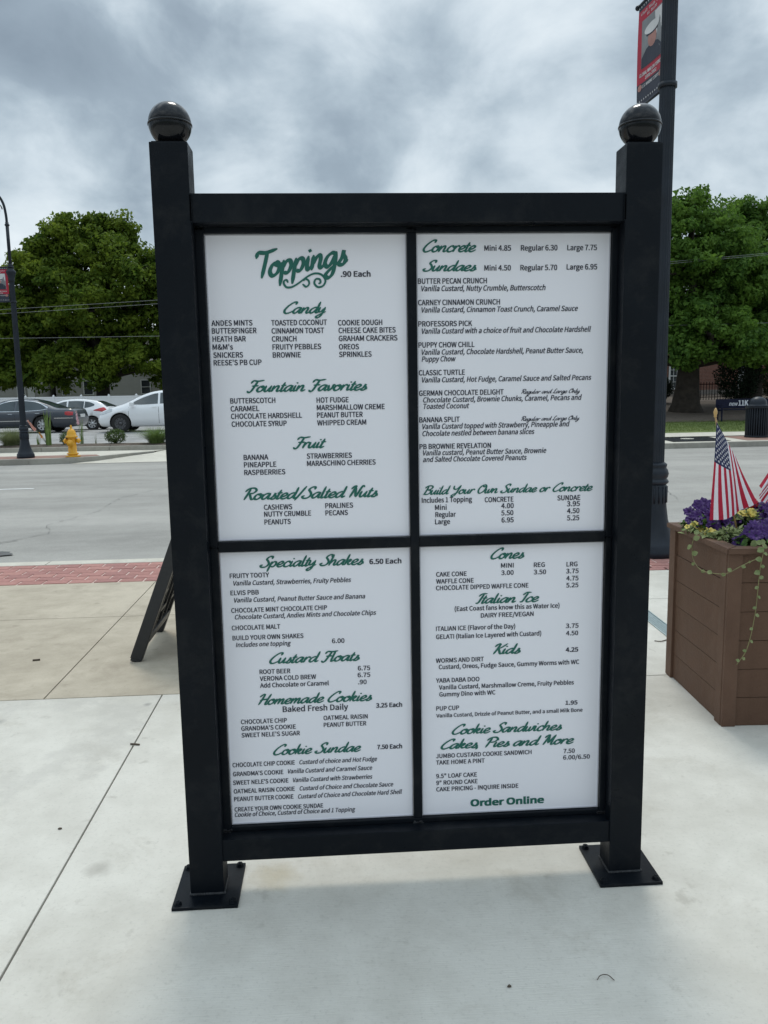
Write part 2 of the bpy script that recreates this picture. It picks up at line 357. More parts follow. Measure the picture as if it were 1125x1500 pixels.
def ribbon(out_v, out_f, pts, w, nib=.62, thin=.42, idx=[0]):
    pts = np.array(pts); n = len(pts); L = []
    d = np.gradient(pts, axis=0); ang = np.arctan2(d[:, 1], d[:, 0])
    base = len(out_v)
    for i in range(n):
        t = thin + (1 - thin) * abs(math.sin(ang[i] - nib)) ** .8
        e = min(1, .55 + min(i, n - 1 - i) * .25)
        hw = w * t * e / 2; nx, ny = -math.sin(ang[i]), math.cos(ang[i]); idx[0] += 1; zz = (idx[0] % 400) * 1.2e-6
        out_v.append((pts[i][0] + nx * hw, pts[i][1] + ny * hw, zz)); out_v.append((pts[i][0] - nx * hw, pts[i][1] - ny * hw, zz))
    for i in range(n - 1):
        a = base + 2 * i; out_f.append((a + 1, a + 3, a + 2, a))
    for i, sgn in ((0, -1), (n - 1, 1)):     # rounded ends
        l, r = out_v[base + 2 * i], out_v[base + 2 * i + 1]; dx, dy = math.cos(ang[i]) * sgn, math.sin(ang[i]) * sgn
        hw = math.hypot(l[0] - r[0], l[1] - r[1]) / 2; cx, cy = (l[0] + r[0]) / 2, (l[1] + r[1]) / 2
        b2 = len(out_v); lx, ly = (l[0] - cx), (l[1] - cy)
        for k in range(5):
            a = PI * k / 4; out_v.append((cx + lx * math.cos(a) + dx * hw * math.sin(a), cy + ly * math.cos(a) + dy * hw * math.sin(a), l[2]))
        f = tuple(b2 + k for k in range(5)); out_f.append(f if sgn < 0 else tuple(reversed(f)))
def script(txt, width, cap, weight=.31, slant=.30, thin=.6):
    V, F = [], []; x = 0
    for ch in txt:
        g_ = G[ch]
        for st in g_[:-1]:
            P = [tuple(map(float, q.split(','))) for q in st.split()]
            P = [(x + a + b * slant, b) for a, b in P]
            if len(P) == 2: P = [P[0], ((P[0][0] + P[1][0]) / 2, (P[0][1] + P[1][1]) / 2), P[1]]
            ribbon(V, F, catmull(P, 6), weight, thin=thin)
        x += g_[-1] + (.04 if ch.isupper() else .02)
    V = np.array(V); k = cap / 2.0; x0, x1 = V[:, 0].min(), V[:, 0].max()
    out = V.copy(); out[:, 0] = (V[:, 0] - x0) * width / (x1 - x0); out[:, 1] = V[:, 1] * k
    return out, F
def lay_text(name, arr, fs, x, y, z, material, parent):
    """flat print on a vertical board that faces -Y"""
    vs = np.stack([arr[:, 0] + x, y - arr[:, 2], arr[:, 1] + z], 1)
    me = bpy.data.meshes.new(name); me.from_pydata(vs.tolist(), [], fs); me.materials.append(material); me.update()
    return link(name, me, parent)

PANEL_TEXT = {
 'TL': '''
S|Candy|-0.3720|1.7830|0.1250|0.0320
R|ANDES MINTS|-0.5790|1.7500|0.1170|0.0150
R|BUTTERFINGER|-0.5790|1.7280|0.1280|0.0150
R|HEATH BAR|-0.5780|1.7050|0.0950|0.0150
R|M&M's|-0.5790|1.6820|0.0580|0.0150
R|SNICKERS|-0.5780|1.6590|0.0850|0.0150
R|REESE'S PB CUP|-0.5780|1.6370|0.1380|0.0150
R|TOASTED COCONUT|-0.4070|1.7490|0.1610|0.0150
R|CINNAMON TOAST|-0.4070|1.7260|0.1520|0.0150
R|CRUNCH|-0.4070|1.7030|0.0710|0.0150
R|FRUITY PEBBLES|-0.4060|1.6800|0.1410|0.0150
R|BROWNIE|-0.4060|1.6570|0.0810|0.0150
R|COOKIE DOUGH|-0.2130|1.7470|0.1290|0.0150
R|CHEESE CAKE BITES|-0.2120|1.7250|0.1670|0.0150
R|GRAHAM CRACKERS|-0.2120|1.7020|0.1720|0.0150
R|OREOS|-0.2120|1.6780|0.0580|0.0150
R|SPRINKLES|-0.2120|1.6560|0.0950|0.0150
B|.90 Each|-0.2010|1.8850|0.0850|0.0150
S|Fountain Favorites|-0.4870|1.5590|0.3560|0.0330
R|BUTTERSCOTCH|-0.5350|1.5260|0.1310|0.0150
R|CARAMEL|-0.5350|1.5030|0.0830|0.0150
R|CHOCOLATE HARDSHELL|-0.5350|1.4810|0.2080|0.0150
R|CHOCOLATE SYRUP|-0.5340|1.4580|0.1610|0.0150
R|HOT FUDGE|-0.2820|1.5240|0.0940|0.0150
R|MARSHMALLOW CREME|-0.2820|1.5020|0.2010|0.0150
R|PEANUT BUTTER|-0.2820|1.4800|0.1350|0.0150
R|WHIPPED CREAM|-0.2820|1.4570|0.1450|0.0150
S|Fruit|-0.3570|1.3910|0.1000|0.0330
R|BANANA|-0.5030|1.3590|0.0720|0.0150
R|PINEAPPLE|-0.5030|1.3370|0.0950|0.0150
R|RASPBERRIES|-0.5030|1.3140|0.1210|0.0150
R|STRAWBERRIES|-0.3160|1.3590|0.1340|0.0150
R|MARASCHINO CHERRIES|-0.3160|1.3370|0.2050|0.0150
S|Roasted/Salted Nuts|-0.5090|1.2400|0.4040|0.0340
R|CASHEWS|-0.4490|1.2080|0.0840|0.0150
R|NUTTY CRUMBLE|-0.4490|1.1870|0.1400|0.0150
R|PEANUTS|-0.4490|1.1630|0.0780|0.0150
R|PRALINES|-0.2650|1.2080|0.0830|0.0150
R|PECANS|-0.2650|1.1860|0.0670|0.0150
''',
 'TR': '''
S|Concrete|0.0370|1.9530|0.1580|0.0330
R|Mini 4.85|0.2190|1.9550|0.0780|0.0150
R|Regular 6.30|0.3270|1.9550|0.1080|0.0150
R|Large 7.75|0.4650|1.9550|0.0880|0.0150
S|Sundaes|0.0360|1.8990|0.1600|0.0300
R|Mini 4.50|0.2190|1.8990|0.0780|0.0150
R|Regular 5.70|0.3260|1.8990|0.1090|0.0150
R|Large 6.95|0.4640|1.9000|0.0910|0.0150
R|BUTTER PECAN CRUNCH|0.0230|1.8630|0.2030|0.0150
I|Vanilla Custard, Nutty Crumble, Butterscotch|0.0330|1.8420|0.3680|0.0150
R|CARNEY CINNAMON CRUNCH|0.0230|1.8020|0.2420|0.0150
I|Vanilla Custard, Cinnamon Toast Crunch, Caramel Sauce|0.0330|1.7810|0.4660|0.0150
R|PROFESSORS PICK|0.0230|1.7410|0.1590|0.0150
I|Vanilla Custard with a choice of fruit and Chocolate Hardshell|0.0330|1.7200|0.5070|0.0150
R|PUPPY CHOW CHILL|0.0230|1.6800|0.1660|0.0150
I|Vanilla Custard, Chocolate Hardshell, Peanut Butter Sauce,|0.0320|1.6590|0.4850|0.0150
I|Puppy Chow|0.0320|1.6390|0.1010|0.0150
R|CLASSIC TURTLE|0.0230|1.5990|0.1370|0.0150
I|Vanilla Custard, Hot Fudge, Caramel Sauce and Salted Pecans|0.0320|1.5780|0.5120|0.0150
R|GERMAN CHOCOLATE DELIGHT|0.0230|1.5390|0.2540|0.0150
K|Regular and Large Only|0.3310|1.5400|0.1790|0.0130
I|Chocolate Custard, Brownie Chunks, Caramel, Pecans and|0.0350|1.5190|0.4810|0.0150
I|Toasted Coconut|0.0360|1.5000|0.1370|0.0150
R|BANANA SPLIT|0.0230|1.4600|0.1210|0.0150
K|Regular and Large Only|0.3310|1.4590|0.1790|0.0130
I|Vanilla Custard topped with Strawberry, Pineapple and|0.0320|1.4400|0.4480|0.0150
I|Chocolate nestled between banana slices|0.0320|1.4190|0.3400|0.0150
R|PB BROWNIE REVELATION|0.0230|1.3800|0.2160|0.0150
I|Vanilla custard, Peanut Butter Sauce, Brownie|0.0330|1.3610|0.3760|0.0150
I|and Salted Chocolate Covered Peanuts|0.0330|1.3410|0.3160|0.0150
S|Build Your Own Sundae or Concrete|0.0310|1.2420|0.5250|0.0260
R|Includes 1 Topping|0.0280|1.2170|0.1530|0.0150
R|CONCRETE|0.2210|1.2140|0.0880|0.0150
R|SUNDAE|0.4460|1.2140|0.0710|0.0150
R|Mini|0.0680|1.1940|0.0350|0.0150
R|4.00|0.2720|1.1940|0.0380|0.0150
R|3.95|0.4760|1.1950|0.0400|0.0150
R|Regular|0.0690|1.1720|0.0620|0.0150
R|5.50|0.2720|1.1720|0.0370|0.0150
R|4.50|0.4770|1.1730|0.0380|0.0150
R|Large|0.0680|1.1500|0.0450|0.0150
R|6.95|0.2730|1.1500|0.0370|0.0150
R|5.25|0.4770|1.1510|0.0380|0.0150
''',
 'BL': '''
S|Specialty Shakes|-0.4700|1.0320|0.3180|0.0330
B|6.50 Each|-0.1350|1.0320|0.0970|0.0150
R|FRUITY TOOTY|-0.5600|1.0010|0.1180|0.0140
I|Vanilla Custard, Strawberries, Fruity Pebbles|-0.5500|0.9780|0.3570|0.0140
R|ELVIS PBB|-0.5600|0.9480|0.0850|0.0140
I|Vanilla Custard, Peanut Butter Sauce and Banana|-0.5500|0.9250|0.3990|0.0140
R|CHOCOLATE MINT CHOCOLATE CHIP|-0.5600|0.8930|0.2910|0.0140
I|Chocolate Custard, Andies Mints and Chocolate Chips|-0.5500|0.8720|0.4320|0.0140
R|CHOCOLATE MALT|-0.5610|0.8380|0.1470|0.0140
R|BUILD YOUR OWN SHAKES|-0.5600|0.8060|0.2160|0.0140
I|Includes one topping|-0.5510|0.7840|0.1680|0.0140
R|6.00|-0.2560|0.7860|0.0380|0.0140
S|Custard Floats|-0.4520|0.7280|0.2810|0.0330
R|ROOT BEER|-0.4820|0.6950|0.0940|0.0140
R|VERONA COLD BREW|-0.4820|0.6730|0.1730|0.0140
R|6.75|-0.1780|0.6950|0.0380|0.0140
R|6.75|-0.1790|0.6730|0.0390|0.0140
R|Add Chocolate or Caramel|-0.4820|0.6510|0.2120|0.0140
R|.90|-0.1780|0.6500|0.0260|0.0140
S|Homemade Cookies|-0.4910|0.5960|0.3560|0.0330
M|Baked Fresh Daily|-0.4150|0.5690|0.2030|0.0180
B|3.25 Each|-0.1230|0.5710|0.0810|0.0140
R|CHOCOLATE CHIP|-0.5460|0.5350|0.1420|0.0140
R|GRANDMA'S COOKIE|-0.5460|0.5130|0.1690|0.0140
R|SWEET NELE'S SUGAR|-0.5460|0.4910|0.1810|0.0140
R|OATMEAL RAISIN|-0.2890|0.5370|0.1380|0.0140
R|PEANUT BUTTER|-0.2890|0.5140|0.1330|0.0140
S|Cookie Sundae|-0.4510|0.4290|0.2780|0.0330
B|7.50 Each|-0.1220|0.4330|0.0780|0.0140
R|CHOCOLATE CHIP COOKIE|-0.5780|0.3940|0.1940|0.0140
I|Custard of choice and Hot Fudge|-0.3690|0.3940|0.2450|0.0140
R|GRANDMA'S COOKIE|-0.5780|0.3640|0.1570|0.0140
I|Vanilla Custard and Caramel Sauce|-0.4060|0.3650|0.2660|0.0140
R|SWEET NELE'S COOKIE|-0.5790|0.3350|0.1730|0.0140
I|Vanilla Custard with Strawberries|-0.3910|0.3350|0.2510|0.0140
R|OATMEAL RAISIN COOKIE|-0.5780|0.3060|0.1910|0.0140
I|Custard of Choice and Chocolate Sauce|-0.3710|0.3060|0.2970|0.0140
R|PEANUT BUTTER COOKIE|-0.5780|0.2800|0.1860|0.0140
I|Custard of Choice and Chocolate Hard Shell|-0.3770|0.2790|0.3310|0.0140
R|CREATE YOUR OWN COOKIE SUNDAE|-0.5780|0.2450|0.2790|0.0140
I|Cookie of Choice, Custard of Choice and 1 Topping|-0.5780|0.2270|0.3810|0.0140
''',
 'BR': '''
S|Cones|0.2380|1.0370|0.1070|0.0330
R|MINI|0.2720|1.0080|0.0390|0.0140
R|REG|0.3750|1.0070|0.0340|0.0140
R|LRG|0.4780|1.0060|0.0340|0.0140
R|CAKE CONE|0.0700|0.9860|0.0940|0.0140
R|3.00|0.2730|0.9850|0.0380|0.0140
R|3.50|0.3750|0.9840|0.0380|0.0140
R|3.75|0.4770|0.9840|0.0390|0.0140
R|WAFFLE CONE|0.0700|0.9640|0.1160|0.0140
R|4.75|0.4780|0.9610|0.0380|0.0140
R|CHOCOLATE DIPPED WAFFLE CONE|0.0690|0.9430|0.2890|0.0140
R|5.25|0.4780|0.9390|0.0380|0.0140
S|Italian Ice|0.1910|0.8970|0.2020|0.0310
R|(East Coast fans know this as Water Ice)|0.1270|0.8750|0.3300|0.0140
R|DAIRY FREE/VEGAN|0.2090|0.8510|0.1660|0.0140
R|ITALIAN ICE (Flavor of the Day)|0.0680|0.8130|0.2490|0.0140
R|3.75|0.4790|0.8080|0.0400|0.0140
R|GELATI (Italian Ice Layered with Custard)|0.0680|0.7870|0.3320|0.0140
R|4.50|0.4800|0.7840|0.0380|0.0140
S|Kids|0.2470|0.7320|0.0890|0.0320
B|4.25|0.4800|0.7300|0.0390|0.0140
R|WORMS AND DIRT|0.0670|0.7100|0.1510|0.0140
R|Custard, Oreos, Fudge Sauce, Gummy Worms with WC|0.0760|0.6890|0.4470|0.0140
R|YABA DABA DOO|0.0670|0.6450|0.1370|0.0140
R|Vanilla Custard, Marshmallow Creme, Fruity Pebbles|0.0760|0.6220|0.4310|0.0140
R|Gummy Dino with WC|0.0770|0.5990|0.1780|0.0140
B|1.95|0.4820|0.5550|0.0380|0.0130
R|PUP CUP|0.0670|0.5530|0.0720|0.0140
R|Vanilla Custard, Drizzle of Peanut Butter, and a small Milk Bone|0.0670|0.5300|0.4700|0.0120
S|Cookie Sandwiches|0.1150|0.4720|0.3570|0.0320
S|Cakes, Pies and More|0.0790|0.4240|0.4330|0.0320
R|JUMBO CUSTARD COOKIE SANDWICH|0.0650|0.3940|0.3080|0.0140
R|7.50|0.4780|0.3920|0.0360|0.0140
R|TAKE HOME A PINT|0.0650|0.3720|0.1560|0.0140
R|6.00/6.50|0.4770|0.3700|0.0870|0.0140
R|9.5" LOAF CAKE|0.0650|0.3260|0.1310|0.0140
R|9" ROUND CAKE|0.0650|0.3030|0.1330|0.0140
R|CAKE PRICING - INQUIRE INSIDE|0.0650|0.2810|0.2660|0.0140
O|Order Online|0.1770|0.2250|0.2370|0.0220
''',
}

# ------------------------------------------------------------------ ground, street, pavements
def sheet(name, pts, z, material, kind='structure', parent=None, uvz=None):
    me = bpy.data.meshes.new(name)
    vs = [(p[0], p[1], p[2] if len(p) > 2 else z) for p in pts]
    me.from_pydata(vs, [], [tuple(range(len(vs)))]); me.materials.append(material)
    o = link(name, me, parent)
    if kind: o['kind'] = kind
    return o
def grid_sheet(name, xs, ys, zf, material, skirt=0.0):
    nx, ny = len(xs), len(ys)
    vs = [(x, y, zf(x, y)) for y in ys for x in xs]
    fs = [(j * nx + i, j * nx + i + 1, (j + 1) * nx + i + 1, (j + 1) * nx + i) for j in range(ny - 1) for i in range(nx - 1)]
    m = MB(); m.add(vs, fs, 0, True)
    if skirt:
        def wall(ring):
            for a, b in zip(ring[:-1], ring[1:]):
                m.add([a, b, (b[0], b[1], b[2] - skirt), (a[0], a[1], a[2] - skirt)], [(3, 2, 1, 0)])
        wall([vs[i] for i in range(nx)]); wall([vs[(ny - 1) * nx + i] for i in range(nx - 1, -1, -1)])
        wall([vs[j * nx] for j in range(ny - 1, -1, -1)]); wall([vs[j * nx + nx - 1] for j in range(ny)])
    o = m.build(name, material); o['kind'] = 'structure'; return o
ZR = -.12
o = MB().add([(-700, -300, -.6), (700, -300, -.6), (700, 1100, -.6), (-700, 1100, -.6)], [(0, 1, 2, 3)]).build('ground', MT['ground']); o['kind'] = 'structure'
grid_sheet('road', list(np.linspace(-90, 90, 40)), list(np.linspace(5.3, 26.0, 12)), lambda x, y: ZR - .0015 * abs(y - 13), MT['asphalt'], .3)
# near pavement: a joint bed with separate concrete slabs on it
pv = MB().box(-40, 40, -12, 5.26, -.35, -.012).build('pavement', MT['joint']); pv['kind'] = 'structure'
def slabs(xs, ys, material):
    for i in range(len(xs) - 1):
        for j in range(len(ys) - 1):
            g_ = .0035
            MB().box(xs[i] + g_, xs[i + 1] - g_, ys[j] + g_, ys[j + 1] - g_, -.10, 0.0, 0, .004).build('slab', material, pv)
XR = 1.36
slabs([-12.4, -8.65, -4.9, -1.172, 2.45, 6.1, 9.8], [-6.2, -2.45, 1.735], MT['white_concrete'])
slabs([-12.6, -9.0, -5.4, -1.785, XR], [1.735, 3.33, 4.45], MT['tan_concrete'])
slabs([XR, 3.2, 5.0, 6.8, 9.8], [1.735, 3.33, 4.27], MT['white_concrete'])
# brick border: running bond pavers set between thin borders
bb = MB().box(-40, 40, 4.45, 5.262, -.08, -.0045).build('brick_border', MT['mortar']); bb['kind'] = 'structure'
bm_ = [MB().box(-.097, .097, -.0625, .0625, -.04, 0, 0, .003).mesh('brick', m) for m in MT['brick']]
far_b = MB(); rows = 6; rh = .805 / rows
for r in range(rows):
    off = .105 * (r % 2); x = -9.0 + off
    while x < 12:
        yc = 4.455 + rh * (r + .5)
        if -5.9 < x < -1.2 or 2.2 < x < 4.3:
            q = link('brick', random.choice(bm_), bb, (x, yc, .001 + random.uniform(-.0015, .0015)), (random.uniform(-.006, .006), random.uniform(-.006, .006), random.uniform(-.008, .008)))
        else:
            far_b.box(x - .1005, x + .1005, yc - .0625, yc + .0625, -.04, .001)
        x += .212
q = far_b.build('brick_field', MT['brick'][0], bb); q['kind'] = 'stuff'
bs2 = MB()
for i in range(20):
    for r in range(2):
        bs2.box(XR + .01 + i * .212 + .1 * r, XR + .2 + i * .212 + .1 * r, 4.285 + r * .08, 4.36 + r * .08, -.04, 0.0)
q = bs2.build('brick_edge', MT['brick'][2], bb); q['kind'] = 'stuff'
k = MB()
for i in range(-12, 13): k.box(i * 3.0 + .004, i * 3.0 + 2.996, 5.266, 5.44, -.3, .004, 0, .012)
k.build('kerb', MT['far_concrete'])['kind'] = 'structure'
# lane dashes, cracks and a patch
for x0 in (-33, -21, -9.0, 3.4, 15.4, 27.4):
    sheet('lane_marking', [(x0, 13.20), (x0 + 3.02, 13.20), (x0 + 3.02, 13.31), (x0, 13.31)], ZR + .005, MT['paint_white'])
ck = MB()
def crack(pts, w):
    P = [Vector((p[0], p[1], 0)) for p in pts]; Q = []
    for a, b in zip(P[:-1], P[1:]):
        n = max(2, int((b - a).length / .12))
        for i in range(n): Q.append(a.lerp(b, i / n) + Vector((random.uniform(-.035, .035), random.uniform(-.035, .035), 0)))
    Q.append(P[-1])
    for a, b in zip(Q[:-1], Q[1:]):
        if random.random() < .22: continue
        d = (b - a).normalized(); nrm = Vector((-d.y, d.x, 0)) * w * random.uniform(.3, .9)
        zz = ZR + .0035
        ck.add([(a.x - nrm.x, a.y - nrm.y, zz), (b.x - nrm.x * .6, b.y - nrm.y * .6, zz), (b.x + nrm.x * .6, b.y + nrm.y * .6, zz), (a.x + nrm.x, a.y + nrm.y, zz)], [(0, 1, 2, 3)])
crack([(-4.3, 7.1), (-3.9, 7.9), (-4.1, 8.6), (-3.8, 9.8), (-3.9, 11.5), (-3.5, 12.6), (-3.0, 14.4)], .008)
crack([(-4.1, 7.4), (-4.5, 7.0)], .012); crack([(-20, 10.2), (-12, 10.4), (-7, 10.1)], .008); crack([(5.0, 9.5), (5.6, 12), (5.2, 15)], .008)
q = ck.build('road_crack', mat('crack_tar', (.15, .145, .135), .8, .2, 9)); q['kind'] = 'structure'
pp = [(-4.05 + .36 * math.cos(a) * random.uniform(.6, 1), 6.55 + .16 * math.sin(a) * random.uniform(.6, 1)) for a in np.linspace(0, 2 * PI, 15)[:-1]]
sheet('road_stain', pp, ZR + .004, mat('old_tar', (.10, .10, .098), .8, .3, 12))
# far kerb and pavement
def ky(x): return 19.25 + .05 * (x + 9)
FRONT = [(-60, ky(-60)), (-20, ky(-20)), (-9, 19.25), (-7.7, 19.36), (-7.1, 19.52), (-6.6, 19.92), (-6.2, 20.55), (-5.8, 21.2), (-5.5, 21.6)]
def strip(name, line, y1, z0, z1, kw, mk, mp):
    m = MB()
    for a, b in zip(line[:-1], line[1:]):
        m.add([(a[0], a[1], z0), (b[0], b[1], z0), (b[0], b[1], z1), (a[0], a[1], z1)], [(0, 1, 2, 3)])
        m.add([(a[0], a[1], z1), (b[0], b[1], z1), (b[0] - .02, b[1] + kw, z1 + .004), (a[0] - .02, a[1] + kw, z1 + .004)], [(0, 1, 2, 3)])
    q = m.build(name, mk); q['kind'] = 'structure'
strip('far_kerb', FRONT, 22.3, -.4, .02, .16, MT['kerb_concrete'], None)
sheet('far_pavement', [(-60, 16.8, .0)] + [(p[0] - .02, p[1] + .1, .018) for p in FRONT[1:]] + [(-5.3, 22.3, .018), (-60, 22.3, .018)], .018, MT['far_concrete'])
sheet('far_brick_strip', [(-60, 17.1)] + [(p[0] - .05, p[1] + .17) for p in FRONT[1:-3]] + [(-6.9, 20.62), (-60, 18.4)], .024, MT['brick_far'])
sheet('kerb_ramp', [(-7.2, 19.3, ZR - .001), (6.5, 19.6, ZR - .001), (6.5, 22.32, .012), (-5.5, 22.32, .012), (-5.5, 21.5, -.02)], 0, MT['far_concrete'])
FR = [(5.8, 21.2), (6.2, 20.4), (7.0, 20.05), (9.0, 20.12), (60, 22.6)]
strip('far_kerb', FR, 0, -.4, .02, .18, MT['kerb_concrete'], None)
sheet('far_pavement', [(p[0] - .02, p[1] + .12) for p in FR] + [(60, 27.9), (5.8, 25.25)], .018, MT['far_concrete'])
def pav(name, pts, z, m): return sheet(name, pts, z, m)
def yk(x, d): return 20.12 + .0486 * (x - 9) + d
def quadk(x0, x1, d0, d1, sk=.28): return [(x0, yk(x0, d0)), (x1, yk(x1, d0)), (x1 + sk, yk(x1, d1)), (x0 + sk, yk(x0, d1))]
pav('far_brick_panel', quadk(6.6, 9.35, .5, 2.7), .024, MT['brick_far'])
pav('far_brick_panel', quadk(12.0, 15.2, .5, 2.7), .024, MT['brick_far'])
pav('far_brick_panel', quadk(18.4, 23, .5, 2.7), .024, MT['brick_far'])
tg = thing('tree_grate', 'dark square tree grate set in the pavement across the street', 'tree grate', (0, 0, 0))
g1 = MB(); p4 = quadk(9.75, 11.55, .6, 2.7); zt = .03
def lerp2(u, v):
    a = Vector((*p4[0], 0)).lerp(Vector((*p4[1], 0)), u); b = Vector((*p4[3], 0)).lerp(Vector((*p4[2], 0)), u); return a.lerp(b, v)
for i in range(14):
    a, b = lerp2(i / 14, 0), lerp2(i / 14 + .045, 0); c_, d_ = lerp2(i / 14 + .045, 1), lerp2(i / 14, 1)
    g1.add([(p.x, p.y, zt) for p in (a, b, c_, d_)], [(0, 1, 2, 3)])
g1.build('grate_bars', MT['lamp'], tg)
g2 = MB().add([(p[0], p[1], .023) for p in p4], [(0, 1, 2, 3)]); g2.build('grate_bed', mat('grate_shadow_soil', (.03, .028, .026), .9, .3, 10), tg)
c0 = lerp2(.42, .5); MB().lathe([(.2, 0), (.2, .02), (.0, .021)], 16, (c0.x, c0.y, .03)).build('centre_plate', MT['far_concrete'], tg)
# planting bed and parking lot on the left
kb = MB()
for i in range(22): kb.box(-5.0 - i * 2 - 1.99, -5.0 - i * 2, 22.3, 22.47, -.3, .15, 0, .015)
kb.build('bed_kerb', MT['kerb_concrete'])['kind'] = 'structure'
kb = MB()
for i in range(22): kb.box(-4.0 - i * 2 - 1.99, -4.0 - i * 2, 23.85, 24.0, -.3, .16, 0, .015)
kb.build('bed_kerb', MT['far_concrete'])['kind'] = 'structure'
rb = random.Random(3)
grid_sheet('planting_bed', list(np.linspace(-49, -3.5, 120)), list(np.linspace(22.46, 23.86, 7)), lambda x, y: .12 + .035 * rb.random() + .06 * math.sin((y - 22.4) / 1.45 * PI), MT['soil'], .3)
def lotz(x, y): return .10 + .2 * min(1, max(0, (y - 24) / 5.0)) - .2 * min(1, max(0, (y - 31.8) / 5.0))
grid_sheet('parking_lot', list(np.linspace(-70, 6.5, 30)), [24, 25, 26, 27, 28, 29, 31.8, 33, 34, 35, 36, 37, 42, 60], lotz, MT['lot_asphalt'], .6)
for i, x in enumerate((-18.0, -6.6, -3.2)):
    sheet('stall_line', [(x, 26.6), (x + .1, 26.6), (x + .1, 31.6), (x, 31.6)], .306, MT['paint_white'])
sheet('stall_line', [(-40, 26.4), (-3, 26.4), (-3, 26.5), (-40, 26.5)], lotz(0, 26.45) + .006, MT['paint_white'])
# lawn and mulch rising to the building on the right
def lz(x, y):
    t = min(1, max(0, (y - 25.2) / 20.0)); return .02 + 1.2 * t ** .8 - .0
grid_sheet('lawn', list(np.linspace(5.8, 75, 60)), list(np.linspace(23.2, 28.2, 22)), lambda x, y: (lz(x, y) if y > 25.3 else .02) + .012 * rb.random(), MT['lawn'], .5)
sheet('far_pavement', [(5.8, 23.0), (75, 23.0), (75, 25.35), (5.8, 25.35)], .042, MT['far_concrete'])
grid_sheet('mulch_bed', list(np.linspace(5.8, 75, 90)), list(np.linspace(28.2, 60, 50)), lambda x, y: lz(x, y) + .05 * rb.random(), MT['soil'], .5)

# ------------------------------------------------------------------ menu sign
sg = thing('menu_sign', 'tall black metal menu sign with four white printed panels and ball topped posts', 'menu sign')
PX, PW, PD, PH = .6644, .1042, .0903, 2.2364
BK = MT['black']
for sx in (-1, 1):
    post = MB().box(sx * PX - PW / 2, sx * PX + PW / 2, -PD / 2, PD / 2, .010, PH, 0, .0035).build('post', BK, sg)
    fz = PH + .0575; R_ = .0592; prof = []
    for i in range(25):
        a = -PI / 2 * .88 + (PI / 2 * .88) * i / 24 if i < 24 else -.012
        prof.append((R_ * math.cos(a), R_ * math.sin(a)))
    prof += [(R_ + .0012, -.004), (R_ + .0014, 0), (R_ + .0008, .0015), (R_ - .0008, .003)]
    prof += [(max(.0002, (R_ - .0004) * math.cos(a)), (R_ - .0004) * math.sin(a)) for a in np.linspace(.06, PI / 2, 20)]
    MB().lathe(prof, 48, (sx * PX, 0, fz)).build('ball_finial', MT['finial'], post)
    MB().box(sx * PX - PW / 2 + .006, sx * PX + PW / 2 - .006, -PD / 2 + .006, PD / 2 - .006, PH, PH + .003).build('post_cap', BK, post)
    x0, x1 = (sx * PX - .100, sx * PX + .101)
    MB().box(x0, x1, -.108, .118, .0, .0105, 0, .003).build('base_plate', BK, post)
    for bx in (x0 + .017, x1 - .017):
        for by in (-.090, .100):
            b = MB(); b.lathe([(.0125, .0105), (.0125, .0125), (.006, .013)], 16, (bx, by, 0)); b.lathe([(.0105, .012), (.0105, .0195), (.009, .0215)], 6, (bx, by, 0), sm=False); b.lathe([(.005, .02), (.005, .0235), (.003, .0245)], 8, (bx, by, 0))
            b.build('anchor_bolt', BK, post)
    w = MB(); rr = random.Random(5)
    for i in range(26): # weld along the foot
        t = i / 26
        for (ax, ay, bx, by) in ((-1, -1, 1, -1), (1, -1, 1, 1), (-1, 1, -1, -1)):
            px_ = sx * PX + (ax + (bx - ax) * t) * PW / 2; py_ = (ay + (by - ay) * t) * PD / 2
            w.lathe([(.0045, -.002), (.004, .0025), (.001, .0045)], 5, (px_ + rr.uniform(-.001, .001), py_ + rr.uniform(-.001, .001), .0115))
    w.build('foot_weld', MT['black_dull'], post)
    for hz in (1.98, 1.62, 1.02, .42):   # plug screws on the outer side
        MB().lathe([(.007, 0), (.006, .004), (.002, .0055)], 8, (sx * (PX + PW / 2), .01, hz), axis='x' if sx > 0 else 'x').build('side_screw', BK, post)
XI = PX - PW / 2
MB().box(-XI - .001, XI + .001, -.040, .040, 2.024, 2.103, 0, .003).build('top_rail', BK, sg)
MB().box(-XI - .001, XI + .001, -.040, .040, .1138, .185, 0, .003).build('bottom_rail', BK, sg)
U = (-.5893, -.0093, .0176, .5946); ZP = (.2014, 1.0835, 1.115, 2.0053)
FY0, FY1 = .006, .036
def bar(x0, x1, z0, z1, y0=FY0): MB().box(x0, x1, y0, FY1, z0, z1, 0, .0025).build('frame_bar', BK, sg)
bar(-XI - .001, U[0], .187, 2.022); bar(U[3], XI + .001, .187, 2.022)
bar(U[1], U[2], ZP[0], ZP[3], FY0 + .001)
bar(U[0] + .0005, U[3] - .0005, ZP[3], 2.0222); bar(U[0] + .0005, U[3] - .0005, .1862, ZP[0])
bar(U[0] + .0005, U[1] - .0003, ZP[1], ZP[2]); bar(U[2] + .0003, U[3] - .0005, ZP[1], ZP[2])
YP = .0226
for (x, z) in ((U[0] - .01, ZP[3] + .012), (U[3] + .008, ZP[3] + .012), (.004, ZP[3] + .01), (U[0] - .012, .190), (.004, .187), (U[3] + .008, .190), (U[0] - .012, 1.098), (U[3] + .01, 1.098)):
    w = MB(); rr = random.Random(int(x * 1000) + int(z * 100))
    for i in range(9): w.lathe([(.004, -.002), (.0035, .002), (.001, .0035)], 6, (x - .014 + i * .0034 + rr.uniform(-.001, .001), FY0 - .001, z + rr.uniform(-.003, .003)), axis='y')
    w.build('weld_bead', MT['black_dull'] if z < .5 else BK, sg)
